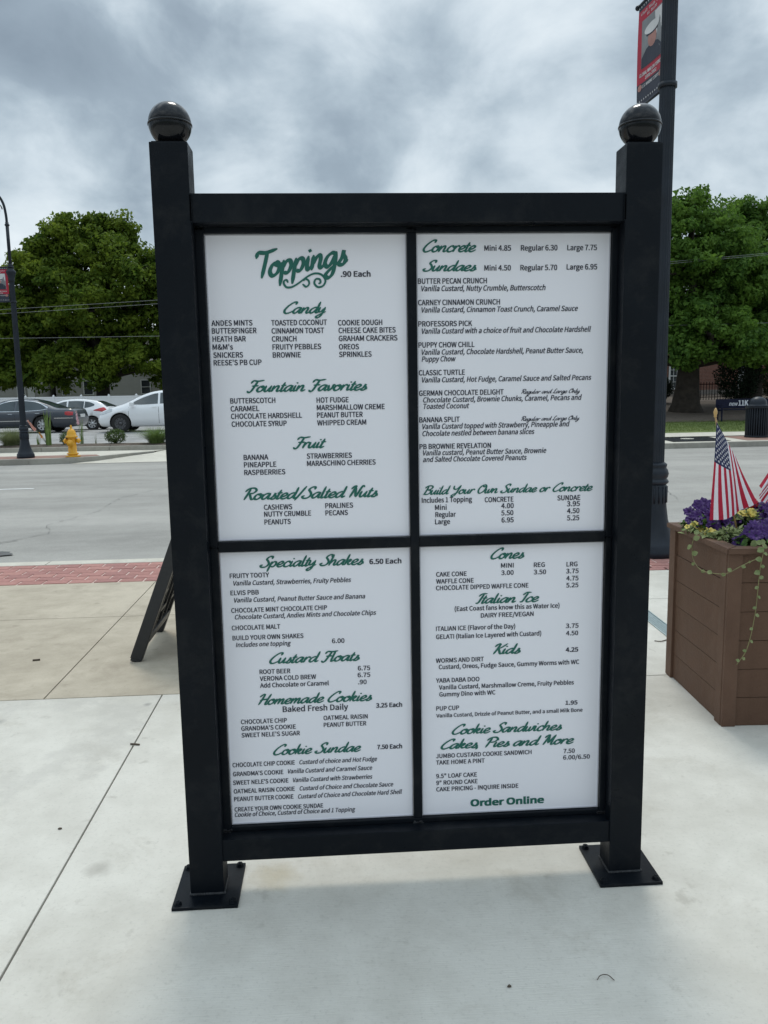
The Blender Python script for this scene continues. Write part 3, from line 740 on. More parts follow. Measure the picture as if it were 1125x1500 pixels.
for sx in (-1, 1):
    w = MB()
    for i in range(20): w.lathe([(.004, -.003), (.003, .003)], 6, (sx * XI, -.0425, 2.028 + i * .0037), axis='y')
    w.build('weld_bead', BK, sg)
PAN = {'TL': (U[0], U[1], ZP[2], ZP[3], 'upper left white panel listing toppings'), 'TR': (U[2], U[3], ZP[2], ZP[3], 'upper right white panel listing concretes and sundaes'),
       'BL': (U[0], U[1], ZP[0], ZP[1], 'lower left white panel listing shakes, floats and cookies'), 'BR': (U[2], U[3], ZP[0], ZP[1], 'lower right white panel listing cones, ices and cakes')}
gasket = mat('clear_edge_strip', (.5, .5, .54), .4, .1, 20)
for key, (x0, x1, z0, z1, lb) in PAN.items():
    pn = MB().box(x0 + .0015, x1 - .0015, YP, YP + .006, z0 + .0015, z1 - .0015, 0, .001).build('menu_panel', MT['panel'], sg); pn['label'] = lb
    e = MB(); t = .0035
    for (a, b, c, d) in ((x0 + .001, x1 - .001, z1 - .001 - t, z1 - .001), (x0 + .001, x1 - .001, z0 + .001, z0 + .001 + t), (x0 + .001, x0 + .001 + t, z0 + t + .0012, z1 - t - .0012), (x1 - .001 - t, x1 - .001, z0 + t + .0012, z1 - t - .0012)):
        e.box(a, b, YP - .003, YP - .0003, c, d, 0, .0008)
    e.build('edge_strip', gasket, pn)
    for line in PANEL_TEXT[key].strip().split('\n'):
        sty, txt, u, z, w, ch = line.split('|'); u, z, w, ch = map(float, (u, z, w, ch))
        if sty in 'SK':
            a, f = script(txt, w, ch, .32 if sty == 'S' else .27)
            lay_text('script_heading', a, f, u, YP - .0012, z, MT['green_ink'] if sty == 'S' else MT['black_ink'], pn)
        else:
            a, f = sans(txt, w, ch, sty)
            lay_text('menu_text' if sty != 'O' else 'bold_heading', a, f, u, YP - .0012, z, MT['green_ink'] if sty == 'O' else MT['black_ink'], pn)
    if key == 'TL':
        a, f = script('Toppings', .268, .073, .34, .10, .62)
        a[:, 1] += a[:, 0] * .15
        lay_text('script_heading', a, f, -.447, YP - .0012, 1.882, MT['green_ink'], pn)
        V, F = [], []
        cv = lambda L: [((X - 302) * .000553, (320 - Y) * .000553) for X, Y in L]
        ribbon(V, F, catmull(cv([(468, 296), (462, 284), (449, 288), (447, 304), (462, 321), (492, 318), (530, 296), (570, 268), (608, 252), (644, 258), (664, 286), (652, 314), (624, 321), (606, 302), (614, 281), (634, 282), (638, 298), (628, 304)]), 7), .0062, thin=.75)
        ribbon(V, F, catmull(cv([(545, 306), (562, 319), (578, 306), (576, 288), (560, 279), (550, 288)]), 7), .0058, thin=.75)
        lay_text('script_flourish', np.array(V), F, -.447, YP - .0014, 1.857, MT['green_ink'], pn)

# ------------------------------------------------------------------ sandwich board
af = thing('sandwich_board', 'black plastic folding sandwich board standing on tan pavement behind the left sign post', 'sandwich board', (-1.0, 2.61, 0))
MT['plastic'] = mat('black_plastic', (.012, .013, .015), .42, .2, 30, .2, 200)
MT['plastic_grey'] = mat('grey_plastic', (.22, .215, .18), .6, .15, 12, .2, 90)
for sx in (1, -1):
    W2 = .33; H = 1.17
    p = thing_p = MB()
    p.box(-.035, .035, -W2, -W2 + .05, 0, H, 0, .006); p.box(-.035, .035, W2 - .05, W2, 0, H, 0, .006)
    p.box(-.034, .034, -W2 + .05, W2 - .05, .10, .16, 0, .006); p.box(-.034, .034, -W2 + .05, W2 - .05, H - .07, H - .001, 0, .006)
    ang = math.atan2(.43, 1.1) * (1 if sx > 0 else -1)
    pn = p.build('board_frame', MT['plastic'], af, (-.44 * sx, 0, .015), (0, ang, 0))
    MB().box(-.010, .010, -W2 + .05, W2 - .05, .16, H - .07).build('board_panel', MT['plastic_grey'], pn)
    rb_ = MB(); s = 1 if sx > 0 else -1
    for yy in (-.17, 0, .17): rb_.box(.010 if s > 0 else -.026, .026 if s > 0 else -.010, yy - .008, yy + .008, .17, H - .08)
    rb_.box(.010 if s > 0 else -.024, .024 if s > 0 else -.010, -W2 + .062, -W2 + .07, .17, H - .08); rb_.box(.010 if s > 0 else -.024, .024 if s > 0 else -.010, W2 - .07, W2 - .062, .17, H - .08)
    for i, zz in enumerate((.28, .42, .56, .70, .84, .98)):
        for j, yy in enumerate((-.22, -.085, .085, .22)):
            if (i + j) % 2: rb_.box(.010 if s > 0 else -.027, .027 if s > 0 else -.010, yy - .07, yy + .07, zz - .012, zz + .012)
    rb_.build('rib', MT['plastic'], pn)
    for yy in (-W2 + .025, W2 - .025): MB().box(-.03, .03, yy - .024, yy + .024, -.015, .0, 0, .004).build('foot', MT['plastic'], pn)

# ------------------------------------------------------------------ planter
PLX, PLY, PLW, PLH = 1.517, 1.036, .735, .812
pl = thing('planter_box', 'square brown board planter box full of purple petunias right of the menu sign', 'planter', (PLX + PLW / 2 + .02, PLY + PLW / 2 - .02, 0), -.055)
BR_, BT_ = MT['brown'], MT['brown_trim']; hw = PLW / 2; nb = 6
bh = (PLH - .0) / nb
bdm = MB().box(-hw + .045, hw - .045, -.011, .011, -bh / 2 + .0011, bh / 2 - .0011, 0, .0018).mesh('board', BR_)
for side in range(4):
    a = side * PI / 2
    for i in range(nb):
        d = hw - .022 + random.uniform(-.0015, .0015)
        off = Vector((math.sin(a) * d, -math.cos(a) * d, bh * (i + .5)))
        link('board', bdm, pl, off, (0, 0, a))
for sx in (-1, 1):
    for sy in (-1, 1):
        t = MB(); w = .062; th = .02
        t.box(sx * hw - (w if sx > 0 else 0), sx * hw + (0 if sx > 0 else w), sy * hw - (th if sy > 0 else 0), sy * hw + (0 if sy > 0 else th), .0, PLH - .001, 0, .003)
        t.build('corner_trim', BT_, pl)
        t = MB()
        t.box(sx * hw - (th if sx > 0 else 0) + sx * .002, sx * hw + (0 if sx > 0 else th) + sx * .002, sy * (hw - th) - (w if sy > 0 else 0), sy * (hw - th) + (0 if sy > 0 else w), .0, PLH - .001, 0, .003)
        t.build('corner_trim', BT_, pl)
MB().box(-hw + .04, hw - .04, -hw + .04, hw - .04, .02, PLH - .06).build('planter_liner', MT['soil'], pl)
CW = .07; ov = .014; ht = hw + ov
for sy in (-1, 1):      # mitred cap boards
    for rot in (0, 1):
        z0, z1 = PLH, PLH + .026; o_, i_ = ht, ht - CW
        P = [(-o_, sy * o_), (o_, sy * o_), (i_, sy * i_), (-i_, sy * i_)]
        if rot: P = [(y, x) for x, y in P]
        bm = bmesh.new(); lo = [bm.verts.new((x, y, z0)) for x, y in P]; hi = [bm.verts.new((x, y, z1)) for x, y in P]
        bm.faces.new(lo); bm.faces.new(hi)
        for i in range(4): bm.faces.new((lo[i], lo[(i + 1) % 4], hi[(i + 1) % 4], hi[i]))
        bmesh.ops.recalc_face_normals(bm, faces=bm.faces); bmesh.ops.bevel(bm, geom=bm.edges[:], offset=.003, segments=2, affect='EDGES')
        me = bpy.data.meshes.new('cap_board'); bm.to_mesh(me); bm.free(); me.materials.append(BT_); link('cap_board', me, pl)
SOIL = MB(); rs = random.Random(2); n = 14
vs = [(-i_ + 2 * i_ * i / n, -i_ + 2 * i_ * j / n, PLH - .01 + rs.uniform(0, .03)) for j in range(n + 1) for i in range(n + 1)]
SOIL.add(vs, [(j * (n + 1) + i, j * (n + 1) + i + 1, (j + 1) * (n + 1) + i + 1, (j + 1) * (n + 1) + i) for j in range(n) for i in range(n)])
SOIL.build('potting_soil', MT['soil'], pl)

# flowers ---------------------------------------------------------
MT['petal_purple'] = mat('purple_petal', (.028, .004, .080), .6, .3, 60, col2=(.070, .012, .175), transl=.15)
MT['petal_throat'] = mat('dark_throat', (.012, .004, .05), .7, .2, 30)
MT['petal_yellow'] = mat('yellow_petal', (.72, .56, .06), .6, .15, 50, col2=(.80, .70, .25), transl=.2)
MT['petal_red'] = mat('red_petal', (.50, .01, .015), .6, .2, 50, transl=.15)
MT['petal_pink'] = mat('pink_petal', (.75, .46, .52), .6, .2, 50, transl=.2)
MT['petal_coral'] = mat('coral_petal', (.70, .36, .30), .6, .2, 50, transl=.2)
MT['leaf'] = leafmat('bedding_leaf', (.035, .085, .02), (.12, .20, .055), 14)
MT['leaf_light'] = leafmat('pale_leaf', (.14, .20, .07), (.34, .38, .19), 30)
MT['stem'] = mat('plant_stem', (.20, .19, .08), .7, .2, 30)
def bloom_mesh(rad, depth, petals, material, ruffle=.12, seed=0):
    m = MB(); r = random.Random(seed); n = petals * 6; rings = 4
    ph = r.uniform(0, 6)
    vs = [(0, 0, -depth)]
    for k in range(1, rings + 1):
        t = k / rings
        for i in range(n):
            a = 2 * PI * i / n
            rr = rad * t * (1 + (.13 * math.cos(petals * a + ph)) * t)
            z = -depth * (1 - t) ** 1.6 + rad * ruffle * t * (math.sin(petals * 2 * a + ph) + .6 * math.sin(petals * 3 * a)) * t - (rad * .25 * t * t if petals > 4 else 0)
            vs.append((rr * math.cos(a), rr * math.sin(a), z))
    fs = [(0, 1 + i, 1 + (i + 1) % n) for i in range(n)]
    for k in range(rings - 1):
        for i in range(n): fs.append((1 + k * n + i, 1 + (k + 1) * n + i, 1 + (k + 1) * n + (i + 1) % n, 1 + k * n + (i + 1) % n))
    m.add(vs, fs, 0, True)
    for f in range(n): m.m[f] = 1
    return m.mesh('petunia_bloom', [material, MT['petal_throat'] if petals == 5 else material])
def leaf_shape(l, w, fold=.15, curl=.2, n=5):
    vs, fs = [], []
    for i in range(n + 1):
        t = i / n; ww = w * math.sin(PI * min(1, t * .93 + .05)) ** .8; z = curl * l * t * t
        vs += [(-ww, l * t, -z + fold * ww), (0, l * t, -z), (ww, l * t, -z + fold * ww)]
    for i in range(n): b = i * 3; fs += [(b, b + 1, b + 4, b + 3), (b + 1, b + 2, b + 5, b + 4)]
    return vs, fs
def orient(nrm, spin):
    q = Vector(nrm).normalized().to_track_quat('Z', 'Y').to_matrix().to_4x4() @ Matrix.Rotation(spin, 4, 'Z'); return q
def place(o, pos, nrm, spin=None, sc=1):
    o.matrix_local = Matrix.Translation(pos) @ orient(nrm, random.uniform(0, 6.28) if spin is None else spin) @ Matrix.Scale(sc, 4)
PUR = [bloom_mesh(.034, .022, 5, MT['petal_purple'], .17, s) for s in range(4)]
YEL = [bloom_mesh(.016, .012, 5, MT['petal_yellow'], .10, s) for s in range(2)]
for m_ in YEL: m_.materials[1] = MT['petal_yellow']; m_.name = 'yellow_bloom'
def foliage(rx, ry, h, n, l, w, seed, name='foliage', material=None):
    m = MB(); r = random.Random(seed); vs, fs = leaf_shape(l, w, n=2)
    for _ in range(n):
        a = r.uniform(0, 6.28); q = math.sqrt(r.random()); x, y = rx * q * math.cos(a), ry * q * math.sin(a)
        z = h * (1 - q * q) ** .5 * r.uniform(.25, 1)
        M_ = Matrix.Translation((x, y, z)) @ Matrix.Rotation(r.uniform(0, 6.28), 4, 'Z') @ Matrix.Rotation(r.uniform(-.6, 1.2), 4, 'X') @ Matrix.Rotation(r.uniform(-.7, .7), 4, 'Y') @ Matrix.Scale(r.uniform(.6, 1.3), 4)
        m.add([M_ @ Vector(v) for v in vs], fs, 0, True)
    return m, r
def petunia(loc, rx, ry, h, nb_, label, seed):
    t = thing('petunia_plant', label, 'flower', loc, 0, 'petunias in the brown planter')
    m, r = foliage(rx, ry, h * .9, 170, .035, .011, seed); f_ = m.build('foliage', MT['leaf'], t)
    for i in range(nb_):
        a = r.uniform(0, 6.28); q = math.sqrt(r.random()) * 1.04; x, y = rx * q * math.cos(a), ry * q * math.sin(a)
        z = h * max(0, 1 - q * q) ** .5 * r.uniform(.8, 1.08) + .012
        b = link('bloom', r.choice(PUR), t); place(b, (x, y, z), (x / rx * .9 + r.uniform(-.45, .45), y / ry * .9 - .45 + r.uniform(-.4, .4), .8), None, r.uniform(.8, 1.15))
ZC = PLH + .01; CX0, CY0 = PLX, PLY
petunia((1.66, 1.58, ZC), .12, .12, .13, 26, 'purple petunia plant at the back left corner of the planter box', 1)
petunia((1.63, 1.42, ZC), .09, .11, .12, 24, 'purple petunia plant behind the left flag in the planter box', 2)
petunia((1.735, 1.15, ZC), .12, .085, .095, 34, 'largest purple petunia plant hanging over the front edge of the planter box', 3)
petunia((1.93, 1.16, ZC), .12, .09, .11, 30, 'purple petunia plant at the front, cut by the photo right edge', 4)
petunia((1.86, 1.42, ZC), .12, .12, .15, 30, 'purple petunia plant in the middle of the planter under the second flag', 5)
petunia((2.03, 1.60, ZC), .13, .10, .15, 24, 'purple petunia plant at the back right corner of the planter box', 6)
petunia((1.83, 1.62, ZC), .10, .09, .12, 18, 'purple petunia plant at the back middle of the planter box', 7)
def yellow(loc, label, seed, n=9, s=.055):
    t = thing('calibrachoa_plant', label, 'flower', loc, 0, 'yellow flowers in the brown planter')
    m, r = foliage(s, s, .05, 60, .032, .009, seed); m.build('foliage', MT['leaf_light'], t)
    for i in range(n):
        a = r.uniform(0, 6.28); q = r.uniform(.2, 1.05); x, y = s * q * math.cos(a), s * q * math.sin(a)
        b = link('bloom', r.choice(YEL), t); place(b, (x, y, .045 * (1 - q * .5) + r.uniform(0, .02)), (x * 10 + r.uniform(-.4, .4), y * 8 - .6, .7), None, r.uniform(.8, 1.2))
yellow((1.560, 1.47, ZC + .005), 'small yellow flowers at the left rim of the planter box', 11, 9)
yellow((1.575, 1.33, ZC + .005), 'small yellow flowers on the left rim nearest the hanging vine', 12, 8, .05)
yellow((1.76, 1.33, ZC + .09), 'small yellow flowers right of the flag tip under the red bloom', 13, 10, .045)
t = thing('geranium_plant', 'red flower head between the two flags in the planter box', 'flower', (1.835, 1.47, ZC + .08))
m, r = foliage(.05, .05, .05, 40, .05, .022, 21); m.build('foliage', MT['leaf'], t)
mm = MB()
for i in range(45):
    a, b = r.uniform(0, 6.28), math.acos(r.uniform(-.2, 1)); d = Vector((math.sin(b) * math.cos(a), math.sin(b) * math.sin(a), math.cos(b)))
    M_ = Matrix.Translation(Vector((0, 0, .07)) + d * .03) @ orient(d + Vector((r.uniform(-.4, .4), r.uniform(-.4, .4), 0)), r.uniform(0, 6))
    vs = [M_ @ Vector((.012 * math.cos(k) * (1 + .3 * math.cos(2.5 * k)), .012 * math.sin(k) * (1 + .3 * math.cos(2.5 * k)), .003 * math.sin(3 * k))) for k in np.linspace(0, 2 * PI, 9)[:-1]]
    mm.add(vs, [tuple(range(8))], 0, True)
mm.build('flower_head', MT['petal_red'], t)
t = thing('dusty_miller_plant', 'pale grey green foliage in front of the flag at the left rim of the planter', 'plant', (1.63, 1.27, ZC))
m, r = foliage(.075, .06, .075, 150, .035, .006, 22); m.build('foliage', MT['leaf_light'], t)
t = thing('filler_plant', 'dark green leafy plant between the petunias at the planter front', 'plant', (1.84, 1.29, ZC))
m, r = foliage(.16, .07, .09, 260, .045, .011, 23); m.build('foliage', MT['leaf'], t)
VL = [MB().add(*leaf_shape(.034, .0145, .2, .15, 5), 0, True).mesh('leaf', MT['leaf_light']) for _ in range(1)]
def vine(pts, label, leaves, seed, face=(0, -1, 0)):
    t = thing('trailing_vine', label, 'vine', pts[0], 0, 'vines hanging over the planter edge')
    P = catmull([np.array(p) - np.array(pts[0]) for p in pts], 8); r = random.Random(seed)
    MB().tube([tuple(p) for p in P], .0019, 5).build('stem', MT['stem'], t)
    for i in range(leaves):
        k = int((i + .6) / leaves * (len(P) - 1)); p = Vector(P[k]); s = (1 if i % 2 else -1)
        lf = link('leaf', VL[0], t); f_ = Vector(face)
        side = f_.cross(Vector((0, 0, 1))) * s
        yax = (side * .9 + Vector((0, 0, r.uniform(-.7, .5)))).normalized(); zax = (f_ + Vector((r.uniform(-.4, .4), r.uniform(-.4, .4), r.uniform(.1, .7)))).normalized()
        xax = yax.cross(zax).normalized(); zax = xax.cross(yax)
        q = Matrix((xax, yax, zax)).transposed().to_4x4(); tp = 1 - .55 * (k / len(P)) * (1 if leaves > 12 else .3)
        lf.matrix_local = Matrix.Translation(p + f_ * .003) @ q @ Matrix.Scale(r.uniform(.75, 1.15) * tp, 4)
vine([(1.66, 1.10, .86), (1.652, 1.03, .862), (1.645, .985, .84), (1.640, .995, .76), (1.636, .998, .67), (1.628, .998, .54), (1.60, .998, .387), (1.555, 1.0, .309)], 'long thin vine hanging down the front face of the planter box', 20, 31)
vine([(1.56, 1.30, .86), (1.515, 1.32, .862), (1.487, 1.33, .83), (1.490, 1.352, .78), (1.490, 1.33, .725), (1.485, 1.234, .697), (1.480, 1.08, .715), (1.49, .996, .735), (1.545, .99, .765), (1.60, .99, .79), (1.638, .992, .80)], 'looping vine draped round the near left corner of the planter box', 13, 32, (-.8, -.6, 0))

# flags -----------------------------------------------------------
FR_, FW_, FB_ = mat('flag_red', (.42, .012, .04), .75, .12, 40, .2, 500, transl=.2), mat('flag_white', (.74, .72, .76), .75, .05, 40, .2, 500, transl=.25), mat('flag_blue', (.016, .024, .080), .75, .15, 40, .2, 500, transl=.1)
def flag(label, base, top, P0, P1, E0, E1, ripple, seed, fin=True):
    """P0,P1: hoist ends; E0,E1: fly ends"""
    t = thing('small_flag', label, 'flag', base, 0, 'stick flags planted in the planter')
    B = Vector(base)
    d = Vector(top) - B
    MB().tube([(0, 0, 0), tuple(d * .5), tuple(d)], .0042, 8).build('stick', mat('flag_stick', (.45, .28, .12), .5, .2, 20), t)
    MB().lathe([(.004, -.004), (.0075, 0), (.006, .006), (.0085, .014), (.009, .022), (.006, .032), (.002, .040)], 12, tuple(d)).build('finial', mat('gilt_finial', (.5, .32, .12), .35, .2, 20), t)
    nu, nv = 39, 40
    P0, P1, E0, E1 = map(Vector, (P0, P1, E0, E1))
    def S(u, v):
        p = (P0.lerp(P1, u)).lerp(E0.lerp(E1, u), v)
        sag = math.sin(PI * u) * v * .02
        w = ripple * v ** 1.3 * (math.sin(u * 9 + v * 1.5 + seed) + .45 * math.sin(u * 19 + seed))
        wx = ripple * .35 * v * math.cos(u * 9 + v * 3 + seed)
        return p + Vector((wx, w, -sag)) - B
    m = MB(); vs = [S(i / nu, j / nv) for j in range(nv + 1) for i in range(nu + 1)]; m.v = [tuple(v) for v in vs]
    for j in range(nv):
        for i in range(nu):
            m.f.append((j * (nu + 1) + i, j * (nu + 1) + i + 1, (j + 1) * (nu + 1) + i + 1, (j + 1) * (nu + 1) + i)); m.smooth.append(True)
            m.m.append(2 if (i < 21 and j < 16) else ((i // 3) % 2))
    fb = m.build('cloth', [FR_, FW_, FB_], t)
    st = MB()
    for r_ in range(9):
        for c_ in range(6 if r_ % 2 == 0 else 5):
            u = (7 / 13) * (r_ + 1) / 10; v = .4 * ((2 * c_ + 1 if r_ % 2 == 0 else 2 * c_ + 2)) / 12
            p = S(u, v); du = (S(u + .01, v) - p).normalized(); dv = (S(u, v + .01) - p).normalized(); nn = du.cross(dv).normalized()
            for sgn in (1, -1):
                pts = [p + nn * .0012 * sgn + (du * math.cos(a) + dv * math.sin(a)) * (.0078 if k % 2 == 0 else .0031) for k, a in enumerate(np.linspace(0, 2 * PI, 11)[:-1])]
                st.add([p + nn * .0012 * sgn] + pts, [(0, 1 + k, 1 + (k + 1) % 10) for k in range(10)])
    st.build('star_field', FW_, t)
YF = 1.25
flag('small flag with stars and stripes hanging upright at the left of the planter box', (1.70, YF + .06, ZC), (1.529, YF, 1.418), (1.533, YF - .005, 1.396), (1.652, YF + .03, 1.222), (1.528, YF - .01, .932), (1.735, YF - .01, 1.015), .012, .4)
flag('second small flag with stars and stripes, only its lower corner inside the right edge', (1.97, 1.33, ZC), (2.08, 1.36, 1.47), (2.075, 1.36, 1.45), (2.0, 1.345, 1.17), (1.775, 1.29, 1.085), (1.80, 1.28, 1.00), .012, 2.1)

# ------------------------------------------------------------------ street lamps with banners
BRED, BDARK, BWHT, BSKIN = mat('banner_red', (.40, .02, .045), .7, .12, 3, .1, 200), mat('banner_dark', (.028, .032, .05), .7, .2, 4), mat('banner_white', (.62, .62, .62), .7, .1, 6), mat('banner_skin', (.40, .20, .17), .7, .2, 9)
BGREY = mat('banner_grey', (.22, .23, .24), .7, .2, 6)
LM = MT['lamp']
def make_lamp(loc, rz, label, hp=4.62):
    t = thing('street_lamp', label, 'street lamp', loc, rz, 'black street lamps along the road')
    b = MB(); b.lathe([(.225, 0), (.228, .05), (.222, .062), (.222, .10), (.205, .125), (.17, .20), (.128, .34), (.112, .46), (.108, .50), (.108, .66), (.098, .68)], 24)
    for i in range(16):
        a = 2 * PI * i / 16; b.tube([(.109 * math.cos(a), .109 * math.sin(a), .50), (.109 * math.cos(a), .109 * math.sin(a), .655)], .008, 4)
    b.build('base', LM, t)
    b = MB(); b.lathe([(.098, .67), (.120, .685), (.124, .70), (.114, .715), (.104, .725), (.116, .745), (.122, .775), (.112, .81), (.098, .825), (.102, .84), (.106, .855), (.100, .865), (.078, .88)], 24); b.build('collar', LM, t)
    b = MB(); n = 20; vs = []
    hs = [.87, 2.0, 3.2, hp]; rs_ = [.078, .074, .069, .065]
    for h_, r_ in zip(hs, rs_):
        for i in range(n * 2):
            a = PI * i / n; q = r_ * (1.0 if i % 2 else .93); vs.append((q * math.cos(a), q * math.sin(a), h_))
    N2 = n * 2; b.add(vs, [(k * N2 + i, k * N2 + (i + 1) % N2, (k + 1) * N2 + (i + 1) % N2, (k + 1) * N2 + i) for k in range(3) for i in range(N2)], 0, False)
    b.build('pole', LM, t)
    MB().lathe([(.065, 4.60), (.085, 4.63), (.07, 4.66), (.10, 4.78), (.125, 4.84), (.12, 4.87), (.07, 4.93), (.05, 5.0), (.065, 5.03), (.045, 5.06)], 20).build('upper_collar', LM, t, (0, 0, hp - 4.62))
    MB().tube([(0, 0, hp + .38), (0, 0, 6.1)], .042, 12).build('upper_pole', LM, t)
    MB().lathe([(.045, 6.0), (.065, 6.03), (.045, 6.06)], 16).build('ring', LM, t)
    P = catmull([(0, 0, 6.05), (-.01, 0, 6.3), (-.06, 0, 6.58), (-.2, 0, 6.8), (-.42, 0, 6.86), (-.62, 0, 6.74), (-.70, 0, 6.5), (-.70, 0, 6.25)], 8)
    MB().tube([tuple(p) for p in P], .032, 10).build('crook_arm', LM, t)
    q = MB(); sp = [( -.22 + .13 * (1 - k / 40) * math.cos(k * .28) , 0, 6.42 + .15 * (1 - k / 55) * math.sin(k * .28)) for k in range(34)]
    q.tube(sp, .014, 6); q.build('scroll', LM, t)
    q = MB().lathe([(.03, 6.28), (.05, 6.22), (.07, 6.17), (.09, 6.12), (.2, 6.0), (.215, 5.93), (.21, 5.92)], 24, (-.70, 0, 0)); q.build('lamp_shade', LM, t)
    q = MB().lathe([(.17, 5.93), (.165, 5.82), (.11, 5.70), (.0, 5.66)], 24, (-.70, 0, 0)); q.build('globe', MT['lamp_glass'], t)
    for i in range(1): MB().box(.076, .084, -.03, .03, .52, .64).build('access_cover', LM, t)
    return t
BAN = {}
def make_banner(loc, rz, z0, z1, w, label, lamp_r=.07, top_tilt=0.0, big=True):
    t = thing('street_banner', label, 'banner', loc, rz, 'banners hung on the street lamps')
    for zz in (z0 - .012, z1 + .012):
        b = MB().tube([(-lamp_r + .02, 0, zz), (-w - .02, 0, zz)], .0125, 8); b.lathe([(.0, -.02), (.022, -.012), (.025, 0), (.02, .014), (.0, .02)], 12, (-w - .03, 0, zz), axis='x'); b.build('banner_arm', LM, t)
        MB().lathe([(lamp_r + .012, -.02), (lamp_r + .012, .02)], 20, (0, 0, zz)).build('clamp', LM, t)
    x1 = -lamp_r - .02; W = w - lamp_r - .02; H = z1 - z0
    nu, nv = 10, 18; m = MB()
    def bend(u, v): return .018 * math.sin(PI * v) * math.sin(PI * u + .4)
    m.v = [(x1 - W * i / nu, bend(i / nu, j / nv), z0 + H * j / nv) for j in range(nv + 1) for i in range(nu + 1)]
    for j in range(nv):
        for i in range(nu):
            m.f.append((j * (nu + 1) + i, j * (nu + 1) + i + 1, (j + 1) * (nu + 1) + i + 1, (j + 1) * (nu + 1) + i)); m.smooth.append(True)
            m.m.append(1 if (j < 4 or j == nv - 1) else 0)
    m.build('banner_cloth', [BRED, BDARK], t)
    def pr(name, pts, material, eps):   # print on both sides, following the bend
        for sg_ in (1, -1):
            bm = bmesh.new(); vs = [bm.verts.new((x1 - W * (p[0] if sg_ < 0 else p[0]), 0, z0 + H * p[1])) for p in pts]; bm.faces.new(vs)
            bmesh.ops.triangulate(bm, faces=bm.faces[:])
            bmesh.ops.subdivide_edges(bm, edges=bm.edges[:], cuts=2, use_grid_fill=True)
            for v in bm.verts:
                u_, w_ = (x1 - v.co.x) / W, (v.co.z - z0) / H; v.co.y = bend(u_, w_) + eps * sg_
            me = bpy.data.meshes.new(name); bm.to_mesh(me); bm.free(); me.materials.append(material); link(name, me, t)
    ell = lambda cx, cy, rx, ry, n=18, a0=0, a1=2 * PI: [(cx + rx * math.cos(a), cy + ry * math.sin(a)) for a in np.linspace(a0, a1, n, endpoint=abs(a1 - a0) < 6.2)]
    pr('photo_print', [(.12, .36), (.86, .36), (.86, .83), (.12, .83)], BGREY, .0016)
    pr('photo_print', [(.14, .60), (.40, .60), (.40, .82), (.14, .82)], BWHT, .0024)
    pr('uniform_print', [(.14, .362)] + [(.14, .46), (.3, .53), (.5, .56), (.70, .53), (.85, .46), (.85, .362)], BDARK, .0032)
    pr('face_print', ell(.5, .60, .15, .085), BSKIN, .004)
    pr('cap_print', [(.30, .67), (.70, .67), (.69, .645), (.5, .635), (.31, .645)], BDARK, .0048)
    pr('cap_print', ell(.5, .70, .26, .05, 16), BWHT, .0056)
    pr('seal_print', ell(.12, .18, .07, .033), BSKIN, .004); pr('seal_print', ell(.88, .18, .07, .033), BSKIN, .004)
    for txt, zz, wd, cp in (('U.S. MARINE CORPS', .165, .60, .030), ('GLOBAL WAR ON TERROR', .285, .80, .034), ('1998-2002', .235, .40, .032)):
        for sg_ in (1, -1):
            a, f = sans(txt, W * wd, H * cp, 'B')
            cx = x1 - W / 2
            X = cx + (a[:, 0] - W * wd / 2) * (1 if sg_ < 0 else -1); Z = z0 + H * zz + a[:, 1]
            Y = np.array([bend((x1 - x) / W, (z - z0) / H) for x, z in zip(X, Z)]) + sg_ * .0035
            me = bpy.data.meshes.new('lettering'); me.from_pydata(np.stack([X, Y, Z], 1).tolist(), [], f); me.materials.append(BWHT); link('lettering', me, t)
    rl = random.Random(4)
    for (n_, zz, wd) in ((17, .905, .8), (8, .862, .36)):     # two lines of lettering too worn to read
        st = MB()
        for k in range(n_):
            if k % 6 == 5: continue
            u_ = .5 - wd / 2 + wd * (k + .5) / n_; x = x1 - W * u_; z = z0 + H * zz; q_ = W * wd / n_ * .3; y_ = bend(u_, zz)
            for sg_ in (1, -1):
                for (a0, b0, a1, b1) in ((-1, -1, -.4, 1), (.4, -1, 1, rl.choice((.2, 1))), (-.4, rl.choice((-1, .6)), .4, None)):
                    b1 = b0 + .4 if b1 is None else b1
                    st.add([(x + q_ * a0, y_ + sg_ * .0036, z + .012 * b0), (x + q_ * a1, y_ + sg_ * .0036, z + .012 * b0), (x + q_ * a1, y_ + sg_ * .0036, z + .012 * b1), (x + q_ * a0, y_ + sg_ * .0036, z + .012 * b1)], [(0, 1, 2, 3)])
        st.build('lettering', BWHT, t)
    st = MB()
    for k in range(12):
        for zz in (.045, .975):
            for sg_ in (1, -1):
                x = x1 - W * (k + .5) / 12; z = z0 + H * zz; st.add([(x + .012 * math.cos(a) * (1 if i % 2 == 0 else .45), sg_ * .004 + bend((k + .5) / 12, zz), z + .012 * math.sin(a) * (1 if i % 2 == 0 else .45)) for i, a in enumerate(np.linspace(0, 2 * PI, 11)[:-1])], [tuple(range(10))])
    st.build('star_row', BWHT, t)
    return t
make_lamp((2.76, 4.937, 0), PI, 'near blue black street lamp rising behind the right sign post', 5.35)
make_lamp((-8.53, 19.82, .024), 0, 'black street lamp across the road beside the yellow hydrant')
make_banner((2.76, 4.937, 0), -PI / 2 + .066, 4.19, 5.08, .62, 'red military banner high on the near lamp above the right finial')
make_banner((-8.53, 19.82, 0), 0, 4.13, 4.99, .62, 'red banner at the left edge on the lamp across the road')

